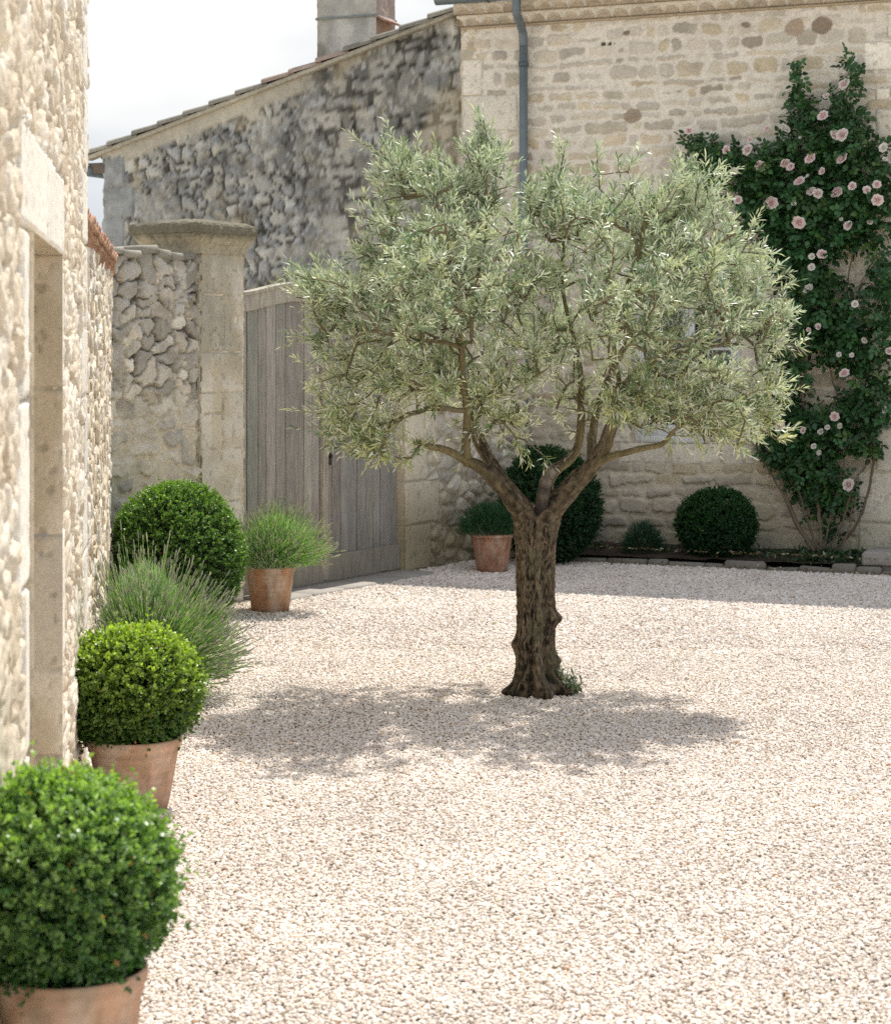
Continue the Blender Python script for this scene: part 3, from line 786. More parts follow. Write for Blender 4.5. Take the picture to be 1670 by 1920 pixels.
wall(mb, BL0 - NF * 5.0, NF, grid([0, 5.0], .06), grid([0, zl], .06), lambda U, V: rubble(U, V, 17, .25, .15, .03, .1, GREY, (.4, .37, .3))[:2], thick=.3)
mb.build('wall', M_STONE, barn)

# roof: slope runs along +UF, so the eave runs back along -NF; verge row of tiles on the gable
mb = MB()
pit = math.atan((zr - zl) / BLEN)
tiled_roof(mb, BL0 - UF * .16 - NF * 5.0 , NF, UF, 5.06, BLEN + .3, zl - .02, pit, seed=5.0, du=.035)
sl_ = np.append(UF * math.cos(pit), math.sin(pit)); nrm = np.append(-UF * math.sin(pit), math.cos(pit))
rngv = np.random.default_rng(8)
s0 = np.append(BL0 - UF * .16, zl - .16 * math.tan(pit))
L_ = (BLEN + .12) / math.cos(pit)
k = 0.0
while k < L_ - .1:
    ln = .30
    c0 = s0 + sl_ * (k + ln / 2) + np.append(NF * .03, 0) + nrm * (.03 + rngv.uniform(-.006, .006))
    red = 1.0 if 1.9 < k < 2.8 else 0
    col = np.array((.33, .30, .24)) * rngv.uniform(.75, 1.15) * (1 - red) + red * np.array((.40, .30, .235))
    aa = np.linspace(0, math.pi, 7)
    V = []
    for q_, rr in ((-.5, .075), (.5, .062)):
        for t in aa: V.append(c0 + sl_ * ln * q_ * 1.12 + nrm * (q_ * -.022) + np.append(NF, 0) * math.cos(t) * rr + nrm * math.sin(t) * rr * .8)
    mb.add(V, [[i, i + 1, i + 8, i + 7] for i in range(6)], [[0, 6, i] for i in []], col)
    mb.add([V[i] for i in range(7)] + [c0 - sl_ * ln * .56], None, [[i + 1, i, 7] for i in range(6)], col * .45)
    k += ln * .96
# verge board of mortar
box(mb, s0 + sl_ * L_ / 2 + np.append(NF * .03, 0) + nrm * .008, sl_ * L_ / 2, np.append(NF, 0) * .055, nrm * .02, (.42, .385, .30), .006)
# timber under the eave end
box(mb, np.append(BL0 - UF * .07 + NF * .0, zl - .13), np.append(UF, 0) * .085, np.append(NF, 0) * .03, nrm * .05, (.16, .13, .10), .004)
mb.build('roof', M_TILE, barn)
mb = MB()
tube(mb, [np.append(BL0 - UF * .165 + NF * (.05 - q), zl - .16) for q in (0, 2.5, 5)], .05, 10, (.16, .20, .22))
mb.build('gutter', M_ZINC, barn)

# chimney
mb = MB()
CO = BO - NF * .30
ca, cb = on_plane(595, CO, UF)[0], on_plane(706, CO, UF)[0]
CW = cb - ca; C0 = CO + UF * ca
zb = zl + (zr - zl) * ((BLEN + ca) / BLEN) - .12
def feat_ch(U, V):
    n = fbm(U * 7, V * 5, 51.0, 5); f = fbm(U * 30, V * 30, 52.0, 4)
    h = .03 * (n - .5) + .012 * (f - .5)
    c = np.array([.46, .45, .40]) * (.5 + 1.0 * n)[..., None]
    c = c * (1 - .5 * sstep(.5, .68, fbm(U * 3.5, V * 1.4, 53.0, 5)))[..., None]
    c = mixc(c, np.array([.30, .25, .15]) + 0 * c, .4 * sstep(.1, 0, U))
    return h, c
def feat_ch2(U, V):
    h, c = feat_ch(U + 3, V)
    return h, mixc(c, np.array([.47, .40, .345]) * (.8 + .4 * fbm(U * 9, V * 9, 3.0))[..., None], np.full(U.shape, .8))
CD = .40
wall(mb, C0, UF, grid([0, CW], .014), grid([zb, 5.6], .014), feat_ch, thick=.0)
wall(mb, C0 + UF * CW, -NF, grid([0, CD], .014), grid([zb - .2, 5.6], .014), feat_ch2, thick=.0)
wall(mb, C0 - NF * CD, NF, grid([0, CD], .03), grid([zb - .3, 5.6], .03), feat_ch, thick=.0)
wall(mb, C0 + UF * CW - NF * CD, -UF, grid([0, CW], .03), grid([zb - .2, 5.6], .03), feat_ch, thick=.0)
box(mb, np.append(C0 + UF * CW / 2 - NF * CD / 2, 5.6), np.append(UF, 0) * (CW / 2 + .04), np.append(NF, 0) * (CD / 2 + .04), (0, 0, .04), (.35, .31, .26))
chim = mb.build('chimney', M_STONE, barn)
mb = MB()
zs = HC + (HY - 36) / FPX * (C0[1])
for sg in (0, 1):
    pass
loop = [C0 + NF * .012 - UF * .012, C0 + UF * (CW + .012) + NF * .012, C0 + UF * (CW + .012) - NF * (CD + .01), C0 - UF * .012 - NF * (CD + .01), C0 + NF * .012 - UF * .012]
for a, b in zip(loop[:-1], loop[1:]):
    cc = (a + b) / 2; dv = (b - a) / 2; dn = unit(dv)
    box(mb, np.append(cc, zs), np.append(dv, 0), np.append(np.array([dn[1], -dn[0]]) * .004, 0), (0, 0, .010), (.20, .23, .21), .002)
s_ = mb.build('chimney_strap', M_IRON, barn); s_.parent = chim; s_.location = (0, 0, 0)
mb = MB()
fl0 = C0 + UF * (CW + .02) + NF * .01
box(mb, np.append(fl0 + UF * .03 - NF * .15, zs - .03), np.append(UF * .05, -.03), np.append(NF, 0) * .17, np.array([UF[0] * .3, UF[1] * .3, .95]) * .01, (.42, .30, .25), .003)
s_ = mb.build('chimney_flashing', M_TILE, barn); s_.parent = chim; s_.location = (0, 0, 0)

# ------------------------------------------------------------------ house on the left
lefth = thing('stone_house', np.append(LC - UL * 2, 0), 'sunlit rubble stone house with deep doorway along the left edge', 'house')
def lu(d): return LLEN - (LC[1] - d) / UL[1]
da, db, dh = lu(5.19), lu(6.51), 2.04
jb = []
jz = [0, .26, .47, .74, 1.16, 1.62, 2.04]
jwf = [.30, .12, .22, .34, .17, .26]; jwn = [.34, .18, .30, .14, .33, .2]
for i in range(6):
    jb.append((db, db + jwf[i], jz[i], jz[i + 1], 1.0)); jb.append((da - jwn[i], da, jz[i], jz[i + 1], 1.02))
jb.append((lu(4.90), lu(6.80), 2.042, 2.30, 1.07))
qzl = [0, .31, .6, .93, 1.22, 1.55, 1.83, 2.16, 2.46, 2.8, 3.1, 3.42, 3.74, 4.1, 4.5]
for i in range(len(qzl) - 1): jb.append((LLEN - (.42 if i % 2 else .22) - .05 * (i % 3), LLEN - .004, qzl[i], qzl[i + 1], .98))
jb += [(lu(5.0), lu(5.5), 3.0, 3.22, 1.05), (lu(6.6), lu(7.0), 2.85, 3.05, 1.08)]
SUNP = [(.78, .70, .57), (.72, .62, .48), (.82, .76, .66), (.66, .56, .42), (.76, .70, .60), (.80, .72, .58), (.60, .49, .36)]
def feat_left(U, V):
    h, c, e = rubble(U, V, 61.0, .28, .12, .017, .11, SUNP, (.74, .66, .53), .10, .10, rough=.45)
    jt = sstep(.26, .06, e) * sstep(.38, .54, fbm(U * 3.5, V * 5, 69.0, 3)); c = mixc(c, np.array([.30, .22, .135]) + 0 * c, .85 * jt); h = h - .012 * jt  # shade of the cavities painted tan into the joints
    h2_, c2_, _ = rubble(U, V, 67.0, .10, .055, .008, .10, SUNP, (.74, .66, .53), .05, .2)
    h = h + h2_ * .7; c = mixc(c, c2_, np.full(U.shape, .4))
    h = h * (1 - .6 * sstep(lu(4.95), lu(4.6), U) * sstep(1.1, .8, V))
    sm = sstep(.5, .66, fbm(U * 1.1, V * 1.1, 63.0, 3))
    h = h * (1 - .55 * sm); c = mixc(c, np.array([.60, .51, .37]) + 0 * c, .5 * sm)
    h, c = ashlar(U, V, h, c, jb, 64.0, .016, (.82, .77, .68), joint=.005, var=.08)
    return h, c
us = grid([0, 2.2, da, db, LLEN], .0115); us = us[(us >= 2.2) | (np.arange(len(us)) % 6 == 0)]
vs = grid([0, dh, 3.5, 4.5], .009); vs = vs[(vs <= 3.5) | (np.arange(len(vs)) % 8 == 0) | (vs >= 4.5)]
mb = MB(); wall(mb, L0, UL, us, vs, feat_left, holes=[(da, db, 0, dh)], thick=.02)
# far end wall (faces away from the camera) and near end wall
wall(mb, LC + NL * .0, -NL, grid([0, 4.0], .05), grid([0, 4.5], .05), lambda U, V: rubble(U, V, 65, .25, .15, .03, .1, SUNP, MORT)[:2], thick=.1)
wall(mb, L0 - NL * 4, NL, grid([0, 4.0], .08), grid([0, 4.5], .08), lambda U, V: rubble(U, V, 66, .25, .15, .03, .1, SUNP, MORT)[:2], thick=.1)
mb.build('wall', M_NEAR, lefth)
# dressed reveal of the doorway
mb = MB()
RD = .34
def rev(U, V):
    h, c = 0 * U, np.full(U.shape + (3,), .5)
    bl = [(-.2, RD + .2, a, b, .96 + .06 * (i % 3 - 1)) for i, (a, b) in enumerate(zip(jz[:-1], jz[1:]))]
    h, c = ashlar(U, V, h, c, bl, 71.0, .004, (.80, .71, .56), joint=.004)
    dirt = sstep(.5, .75, fbm(U * 4, V * 2.2, 72.0, 5))
    c = mixc(c, c * np.array([.72, .66, .56]), dirt * .8)
    return h, c
E1 = L0 + UL * (db - .004)
wall(mb, E1 - NL * RD, NL, grid([0, RD + .026], .008), grid([0, dh], .008), rev, thick=0)
E0 = L0 + UL * (da + .004)
wall(mb, E0 + NL * .026, -NL, grid([0, RD + .026], .012), grid([0, dh], .012), rev, thick=0)
# soffit
V = []
for u_ in np.linspace(da, db, 40):
    for o_ in np.linspace(.026, -RD, 12):
        p = L0 + UL * u_ + NL * o_; V.append([p[0], p[1], dh - .004 + .003 * float(fbm(u_ * 9, o_ * 9, 3.0))])
q = [[i * 12 + j, (i + 1) * 12 + j, (i + 1) * 12 + j + 1, i * 12 + j + 1] for i in range(39) for j in range(11)]
mb.add(V, q, None, (.58, .49, .35))
mb.build('door_surround', M_ASH, lefth)
mb = MB()
for k_ in range(7):
    a = da + (db - da) * k_ / 7; b = da + (db - da) * (k_ + 1) / 7
    p = L0 + UL * (a + b) / 2 - NL * (RD + .02)
    box(mb, np.append(p, dh / 2 + .02), np.append(UL, 0) * ((b - a) / 2 - .002), np.append(NL, 0) * .02, (0, 0, dh / 2 - .02), np.array([.30, .27, .23]) * (.9 + .05 * (k_ % 3)), .004)
mb.build('door', M_WOOD, lefth)
mb = MB()
p = L0 + UL * LLEN / 2 - NL * 2.0
tiled_roof(mb, L0 + NL * .0 - UL * .1, UL, -NL, LLEN + .15, 2.3, 4.52, math.radians(17), seed=7.0, du=.04)
mb.build('roof', M_TILE, lefth)

# ------------------------------------------------------------------ lower garden wall with tile coping beyond the house
A0 = np.array([-1.525, 8.60]); A1 = np.array([-2.10, 13.0]); UA = unit(A1 - A0); ALEN = np.hypot(*(A1 - A0)); NA = np.array([UA[1], -UA[0]])
AH = 2.215
gw = thing('garden_wall', np.append((A0 + A1) / 2, 0), 'sunlit rubble garden wall capped with red clay tiles beyond the left house', 'wall')
def feat_annex(U, V):
    h, c, e = rubble(U, V, 81.0, .18, .095, .020, .10, SUNP, (.72, .63, .50), .07, .12, rough=.5)
    jt = sstep(.26, .06, e) * sstep(.36, .52, fbm(U * 3.5, V * 5, 84.0, 3)); c = mixc(c, np.array([.22, .165, .10]) + 0 * c, .8 * jt); h = h - .012 * jt  # joint hollows coloured brown to stand in for their shade
    n = fbm(U * 3, V * 3, 83.0)
    return h, c * (.85 + .3 * n)[..., None]
mb = MB(); wall(mb, A0, UA, grid([0, ALEN], .013), grid([0, AH], .0095), feat_annex, thick=.4)
mb.build('wall', M_NEAR, gw)
mb = MB(); rt = np.random.default_rng(3)
NA3, UA3 = np.append(NA, 0), np.append(UA, 0)
slope = math.radians(16); dn = NA3 * math.cos(slope) - np.array([0, 0, 1]) * math.sin(slope); nn = NA3 * math.sin(slope) + np.array([0, 0, 1]) * math.cos(slope)
base = np.append(A0, AH + .115)
pw = .155; nt_ = int(ALEN / pw)
for i in range(nt_ + 1):
    u_ = i * pw + .06
    for part in (0, 1):
        for cs_ in range(2):
            col = np.array([(.52, .29, .19), (.46, .25, .17), (.56, .36, .25), (.40, .25, .19)][rt.integers(4)]) * rt.uniform(.8, 1.15)
            c0 = base + UA3 * (u_ + (pw / 2 if part else 0) + rt.uniform(-.006, .006)) + nn * (.0 if part else .035) - NA3 * .30
            c0 = c0 + dn * (-.22 + .24 * cs_ + rt.uniform(-.012, .012)) + nn * (.012 * (1 - cs_))
            aa = np.linspace(0, math.pi, 8) if part == 0 else np.linspace(math.pi, 2 * math.pi, 8)
            V = []
            for e_, rr in ((0, .066), (.32, .078)):
                for t in aa: V.append(c0 + dn * e_ + UA3 * math.cos(t) * rr + nn * math.sin(t) * rr * .75)
            for e_, rr in ((0, .054), (.32, .066)):
                for t in aa: V.append(c0 + dn * e_ + UA3 * math.cos(t) * rr + nn * math.sin(t) * rr * .75)
            q = [[j, j + 1, j + 9, j + 8] for j in range(7)] + [[16 + j + 1, 16 + j, 24 + j, 24 + j + 1] for j in range(7)] + [[8 + j, 8 + j + 1, 24 + j + 1, 24 + j] for j in range(7)]
            mb.add(V, q, None, col)
for k_ in range(3):
    u_ = 0.0
    while u_ < ALEN - .02:
        ln = min(rt.uniform(.20, .34), ALEN - u_)
        box(mb, np.append(A0 + UA * (u_ + ln / 2), AH + .016 + .028 * k_) + NA3 * (-.17 + .014 * k_ + rt.uniform(-.004, .004)), UA3 * (ln / 2 - .002), NA3 * .19, (0, 0, .0125), np.array([(.50, .30, .20), (.45, .27, .17), (.54, .36, .25)][rt.integers(3)]) * rt.uniform(.8, 1.1), .003)
        u_ += ln
mb.build('tile_coping', M_TILE, gw)

# ------------------------------------------------------------------ rubble wall, gate pillar, gate, pier
PF = G0 + NG * .0                     # right front corner of the pillar at ground
PW = .4925
P0 = G0 - UG * PW                     # left front corner
rw = thing('rubble_wall', np.append(P0 - UG * .5, 0), 'short rubble wall with crumbling top between tiled wall and gate pillar', 'wall')
RL = .96
R0 = P0 - UG * RL - NG * .022
RUBP = [(.66, .60, .50), (.54, .50, .42), (.72, .67, .57), (.46, .425, .365), (.62, .55, .43), (.69, .63, .52)]
def rtop(u): return 2.33 + .035 * (fbm(u * 4.5, u * 0 + 1, 91.0, 4) - .5) * 2 + .02 * np.sin(u * 4)
def feat_rw(U, V):
    h, c, e = rubble(U, V, 92.0, .17, .10, .017, .10, RUBP, (.58, .51, .40), .09, .10, wf=6, rough=.45)
    WID = rubble.ID
    h3, c3, e3 = rubble(U, V, 96.0, .075, .05, .02, .10, RUBP, (.50, .44, .34), .04, .2)
    tt = sstep(.22, .10, e); h = h * (1 - tt) + (h3 - .012) * tt; c = mixc(c, c3, tt)
    hi = sstep(1.35, 1.75, V + .3 * (fbm(U * 2, V * 2, 93.0) - .5))
    dark = np.array([.085, .07, .052])
    j_ = np.maximum(sstep(.17, .05, e), sstep(.15, .04, e3) * sstep(.2, .1, e) * .8)
    j_ = j_ * sstep(.34, .50, fbm(U * 6, V * 6, 99.0, 3)); c = c * (.72 + .5 * np.modf(WID * 41.7)[0])[..., None]
    c = mixc(c, dark + 0 * c, j_ * hi * .9); h = h - .018 * j_ * hi  # joint shadows painted dark between the upper stones
    hs, c_s, _ = rubble(U, V, 98.0, .25, .13, .026, .22, RUBP, (.66, .58, .44), .09, .2, rough=.7)
    lo = .9 * sstep(1.55, 1.15, V + .3 * (fbm(U * 2, V * 2, 93.0) - .5))
    h = h * (1 - lo) + hs * lo; c = mixc(c, c_s, lo)
    bl = sstep(.50, .64, fbm(U * 3.2, V * 2.2, 94.0, 5)) * sstep(1.5, 1.9, V)
    c = mixc(c, c * np.array([.36, .34, .33]), bl * (.5 + .5 * np.modf(e * 0 + WID * 17.3)[0]))
    c = mixc(c, np.array([.30, .28, .23]) + 0 * c, .75 * sstep(.12, .02, rtop(U) - V))
    c = mixc(c, np.array([.55, .53, .50]) + 0 * c, .6 * sstep(.64, .72, fbm(U * 9, V * 9, 95.0, 3)) * hi)
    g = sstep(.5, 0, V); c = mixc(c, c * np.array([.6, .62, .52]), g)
    return h, c
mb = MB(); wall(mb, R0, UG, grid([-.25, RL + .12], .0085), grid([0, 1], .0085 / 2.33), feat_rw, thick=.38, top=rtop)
mb.build('wall', M_STONE, rw)
mb = MB(); rt = np.random.default_rng(4); u_ = -.2
while u_ < RL - .05:
    ln = rt.uniform(.10, .22); zt = float(rtop(np.float64(u_ + ln / 2)))
    for back in (0, 1):
        p = R0 + UG * (u_ + ln / 2) - NG * (.08 + .2 * back)
        box(mb, np.append(p, zt + .012 + rt.uniform(-.01, .012)), np.append(UG * ln / 2 * .97, rt.uniform(-.008, .008)), np.append(NG, rt.uniform(-.08, .08)) * .11, (0, 0, rt.uniform(.018, .032)), np.array([.34, .32, .27]) * rt.uniform(.7, 1.15), .014)
    u_ += ln
mb.build('coping_stones', M_STONE, rw)

pil = thing('gate_pillar', np.append(G0 - UG * PW / 2, 0), 'tall stone gate pillar with moulded lichen covered cap, left of the gate', 'pillar')
PD = .46; PH = 2.40; UG3_ = np.append(UG, 0)
pbl = [(0.004, PW - .004, 0, .34), (0.10, PW - .004, .34, .70), (.004, PW - .004, .70, 1.06, .95), (.004, .24, 1.06, 1.30), (.25, PW - .004, 1.06, 1.44, .97), (.004, .24, 1.30, 1.44, .9), (.004, PW - .004, 1.44, 1.715, 1.03), (.004, .26, 1.715, 2.10, .93), (.265, PW - .004, 1.715, 2.10), (.004, PW - .004, 2.10, PH, .95)]
def feat_pil(U, V):
    h, c, _ = rubble(U, V, 101.0, .16, .10, .02, .1, RUBP, MORT)
    h, c = ashlar(U, V, h, c, pbl, 102.0, .012, (.74, .68, .56), joint=.003, var=.14)
    st = fbm(U * 3.2, V * 1.6, 103.0, 5)
    gr = sstep(.42, .62, st) * sstep(1.2, 1.9, V)
    c = mixc(c, c * np.array([.52, .52, .50]), gr * .85)
    d = np.hypot(U - .40, (V - 1.93) / 1.5); m = sstep(.022, .015, d); c = mixc(c, np.array([.09, .06, .05]) + 0 * c, m); h = h - .02 * m
    c = mixc(c, np.array([.50, .41, .25]) + 0 * c, .4 * sstep(.55, .7, fbm(U * 5, V * 5, 104.0, 3)))
    return h, c
mb = MB()
wall(mb, P0, UG, grid([0, PW], .008), grid([0, PH], .008), feat_pil, thick=0)
wall(mb, P0 - NG * PD, NG, grid([0, PD], .008), grid([0, PH], .008), lambda U, V: feat_pil(U + 5, V) if False else (lambda r: (r[0], r[1] * .86))(feat_pil(U * PW / PD, V)), thick=0)
wall(mb, G0, -NG, grid([0, PD], .012), grid([0, PH], .012), lambda U, V: feat_pil(U * PW / PD, V), thick=0)
wall(mb, G0 - NG * PD, -UG, grid([0, PW], .03), grid([0, PH], .03), feat_pil, thick=0)
box(mb, np.append(G0 - UG * PW / 2 - NG * PD / 2, PH / 2), UG3_ * (PW / 2 + .003), np.append(NG, 0) * (PD / 2 + .003), (0, 0, PH / 2 - .01), (.50, .44, .34), .003)
mb.build('shaft', M_ASH, pil)
# cap: stepped moulding then a weathered slab with a low pyramid top
mb = MB()
ctr = G0 - UG * PW / 2 - NG * PD / 2
prof = [(.0, PH - .03), (.018, PH - .028), (.018, PH + .012), (.024, PH + .03), (.038, PH + .055), (.050, PH + .078), (.062, PH + .092), (.064, PH + .108), (.074, PH + .112), (.076, PH + .135), (.074, PH + .158), (.066, PH + .172), (.04, PH + .185), (-.05, PH + .20), (-.14, PH + .212), (-.22, PH + .215)]
per = []
nseg = 44
hw, hd = PW / 2, PD / 2
sq = [(-1, 1), (1, 1), (1, -1), (-1, -1)]
for i in range(4):
    a, b = np.array(sq[i], float), np.array(sq[(i + 1) % 4], float)
    for k_ in range(nseg): per.append(a + (b - a) * k_ / nseg)
per = np.array(per); m_ = len(per)
V = []; C = []
for o_, z in prof:
    su = per[:, 0] * (hw + o_); sv = per[:, 1] * (hd + o_)
    n_ = fbm(su * 26 + z * 30, sv * 26 + z * 17, 111.0, 4) - .5
    up = 1 if z > PH + .09 else .35
    su = su * (1 + .035 * n_ * up); sv = sv * (1 + .035 * n_ * up)
    p = ctr[None] + su[:, None] * UG + sv[:, None] * NG
    zz2 = z + .022 * n_ * up
    V.append(np.concatenate([p, zz2[:, None]], 1))
    l = sstep(PH + .05, PH + .125, np.full(m_, z)) * .8 + .65 * sstep(.02, .22, n_ + .05)
    C.append(mixc(np.array([.50, .44, .31]) * (1 + .9 * n_)[:, None], np.array([.15, .138, .10]) * (1 + 1.6 * n_)[:, None], np.clip(l, 0, 1)))
V = np.concatenate(V); C = np.concatenate(C)
i, j = np.meshgrid(np.arange(len(prof) - 1), np.arange(m_), indexing='ij'); j2 = (j + 1) % m_
mb.add(V, np.stack([i * m_ + j, (i + 1) * m_ + j, (i + 1) * m_ + j2, i * m_ + j2], -1).reshape(-1, 4), None, C)
mb.add(np.concatenate([V[-m_:], [np.append(ctr, PH + .225)]]), None, [[k_, m_, (k_ + 1) % m_] for k_ in range(m_)], (.22, .20, .16))
mb.build('cap', M_STONE, pil, smooth=False)

GL = 2.13
gate = thing('wooden_gate', np.append(G0 + UG * GL / 2, 0), 'weathered grey double gate of vertical planks between two stone pillars', 'gate')
gset = .055
def gpt(u, z, o=0.0): return np.array([G0[0] + u * UG[0] - (gset - o) * NG[0], G0[1] + u * UG[1] - (gset - o) * NG[1], z])
UG3, NG3 = np.append(UG, 0), np.append(NG, 0)
def gtop(u): # sweeping top, rises toward the middle
    t = np.clip(u / .8, 0, 1) if u < GL / 2 else np.clip((GL - u) / .8, 0, 1)
    return 2.110 + .085 * (3 * t * t - 2 * t ** 3) + .012 * math.sin(float(t) * 3.1)
rt = np.random.default_rng(12)
for side in (0, 1):
    u0, u1 = (.012, GL / 2 - .004) if side == 0 else (GL / 2 + .004, GL - .012)
    npk = 9; ed = np.linspace(u0, u1, npk + 1); ed[1:-1] += rt.uniform(-.012, .012, npk - 1)
    mb = MB()
    base_c = np.array([.34, .315, .275]) if side == 0 else np.array([.30, .285, .255])
    for a, b in zip(ed[:-1], ed[1:]):
        c_ = base_c * rt.uniform(.80, 1.16) * (1 + rt.normal(0, .02, 3)); o_ = rt.uniform(-.003, .004)
        z0 = .20; za = gtop(a) - .10; zb_ = gtop(b) - .10; g_ = .0035
        # plank as a strip of slices so that its top follows the sweep, weathered foot
        zz3 = np.array([z0, .45, .8, 1.3, 1.8, 1.0]); zz3[-1] = min(za, zb_)
        V = []; C = []
        for k_, z in enumerate(list(zz3[:-1]) + [None]):
            for (uu_, oo) in ((a + g_, -.02), (a + g_, o_ - .004), (a + g_ + .004, o_), (b - g_ - .004, o_), (b - g_, o_ - .004), (b - g_, -.02)):
                zz4 = z if z is not None else (za if uu_ < (a + b) / 2 else zb_)
                V.append(gpt(uu_, zz4, oo)); C.append(c_ * ((.78, .9, 1, 1.03, 1.05, 1.05)[k_]))
        q = [[k_ * 6 + j, k_ * 6 + j + 1, (k_ + 1) * 6 + j + 1, (k_ + 1) * 6 + j] for k_ in range(5) for j in range(5)]
        mb.add(V, q, None, C)
    leaf = mb.build('gate_leaf', M_WOOD, gate, smooth=False)
    mb = MB()   # dark backing boards so no light shows between planks, rails
    V = [];
    for uu_ in np.linspace(u0, u1, 12): V += [gpt(uu_, .06, -.021), gpt(uu_, gtop(uu_) - .05, -.021)]
    mb.add(V, [[2 * i, 2 * i + 2, 2 * i + 3, 2 * i + 1] for i in range(11)], None, (.07, .06, .05))
    r1 = mb.build('backing_board', M_WOOD, gate, smooth=False); r1.parent = leaf; r1.location = (0, 0, 0)
    mb = MB()
    for uu_ in np.linspace(u0, u1, 25)[:-1]:
        pass
    uu_ = np.linspace(u0, u1, 26); V = []
    for x_ in uu_:
        t_ = gtop(x_)
        for (o_, dz_) in ((-.03, -.125), (.018, -.125), (.024, -.118), (.024, -.012), (.036, -.010), (.036, .012), (-.03, .016)): V.append(gpt(x_, t_ + dz_, o_))
    mb.add(V, [[i * 7 + j, (i + 1) * 7 + j, (i + 1) * 7 + j + 1, i * 7 + j + 1] for i in range(25) for j in range(6)], None, np.array([.44, .40, .33]))
    r1 = mb.build('top_rail', M_WOOD, gate, smooth=False); r1.parent = leaf; r1.location = (0, 0, 0)
    mb = MB()
    box(mb, gpt((u0 + u1) / 2, .125, .004), UG3 * (u1 - u0) / 2, NG3 * .024, (0, 0, .095), (.27, .245, .20), .005)
    r1 = mb.build('bottom_rail', M_WOOD, gate, smooth=False); r1.parent = leaf; r1.location = (0, 0, 0)
    if side == 0:
        mb = MB(); box(mb, gpt(GL / 2, 1.14, .018), UG3 * .035, NG3 * .018, (0, 0, 1.10), (.37, .33, .27), .006)
        r1 = mb.build('meeting_stile', M_WOOD, gate, smooth=False); r1.parent = leaf; r1.location = (0, 0, 0)
    else:
        zk = HC - (862 - HY) * 15.2 / FPX; uk = on_plane(627, G0, UG)[0]
        mb = MB(); box(mb, gpt(uk, zk, .008), UG3 * .028, NG3 * .006, (0, 0, .045), (.055, .05, .045), .004)
        tube(mb, [gpt(uk, zk + .02, .012), gpt(uk, zk + .02, .035)], .012, 8, (.03, .03, .03))
        r1 = mb.build('lock', M_IRON, gate); r1.parent = leaf; r1.location = (0, 0, 0)
mb = MB()
for k_ in range(5):
    box(mb, gpt(.05 + .42 * k_ + .2, .0, .16), UG3 * .205, NG3 * .17, (0, 0, .022), np.array([.42, .39, .35]) * (.92 + .05 * (k_ % 3)), .012)
th_ = mb.build('stone_threshold', M_ASH); tag(th_, 'flat grey stone slabs laid at the foot of the wooden gate', 'threshold')

# right pier and the wall it ends
pr = thing('gate_pier', np.append(G0 + UG * (GL + .3), 0), 'pale dressed stone pier and rubble wall right of the gate', 'pillar')
PR0 = G0 + UG * GL
prl = .52
prb = [(-.01, .40, 0, .36, .9), (-.01, .52, .36, .70, .95), (-.01, .34, .70, 1.02), (-.01, .46, 1.02, 1.34, 1.04), (-.01, .36, 1.34, 1.7), (-.01, .5, 1.7, 2.05), (-.01, .4, 2.05, 2.5)]
def feat_pr(U, V):
    h, c, _ = rubble(U, V, 121.0, .2, .11, .035, .09, RUBP, (.52, .45, .33), .05, .3)
    h, c = ashlar(U, V, h, c, prb, 122.0, .016, (.72, .65, .52), var=.14)
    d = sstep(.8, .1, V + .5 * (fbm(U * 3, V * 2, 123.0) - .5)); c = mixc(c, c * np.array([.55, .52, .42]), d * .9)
    return h, c
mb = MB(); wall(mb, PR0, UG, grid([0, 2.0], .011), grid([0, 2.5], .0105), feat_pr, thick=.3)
def feat_prr(U, V):
    h, c = feat_pr(U * .5, V); return h * .3, mixc(c, np.array([.52, .42, .26]) + 0 * c, np.full(U.shape, .45))
wall(mb, PR0 - NG * .4, NG, grid([0, .4], .011), grid([0, 2.5], .0105), lambda U, V: feat_prr(.4 - U, V), thick=0)
mb.build('shaft', M_ASH, pr)
mb = MB(); box(mb, np.append(PR0 + UG * 1.0 - NG * .17, 2.53), UG3 * 1.03, NG3 * .22, (0, 0, .03), (.36, .33, .27), .015)
mb.build('coping', M_STONE, pr)

# ------------------------------------------------------------------ planting bed, edging, step
mb = MB()
uu, vv = np.meshgrid(np.linspace(.0, 8.0, 220), np.linspace(0, .96, 34), indexing='ij')
K0 = KO - UF * .40
Z = .045 + .035 * fbm(uu * 5, vv * 5, 131.0, 4) + .04 * vv
V = np.stack([K0[0] + uu * UF[0] - vv * NF[0], K0[1] + uu * UF[1] - vv * NF[1], Z], -1)
i, j = np.meshgrid(np.arange(219), np.arange(33), indexing='ij')
mb.add(V, np.stack([i * 34 + j, (i + 1) * 34 + j, (i + 1) * 34 + j + 1, i * 34 + j + 1], -1).reshape(-1, 4), None, np.array([.085, .065, .05]) * (.6 + .8 * fbm(uu * 9, vv * 9, 3.0))[..., None])
tag(mb.build('soil_ground', M_SOIL), kind='structure')
mb = MB(); rt = np.random.default_rng(21); u_ = 0.0
while u_ < 6.5:
    ln = rt.uniform(.10, .36); hh = rt.uniform(.018, .046)
    p = K0 + UF * (u_ + ln / 2) + NF * rt.uniform(-.012, .012)
    box(mb, np.append(p, hh - .01), np.append(UF * ln / 2 * .96, rt.uniform(-.006, .006)), np.append(unit(NF + UF * rt.uniform(-.06, .06)) * .045, 0), (0, 0, hh), np.array([.34, .31, .26]) * rt.uniform(.6, 1.1), .016)
    u_ += ln
tag(mb.build('stone_edging', M_STONE), 'low row of rough edging stones between gravel and planting bed', 'edging')

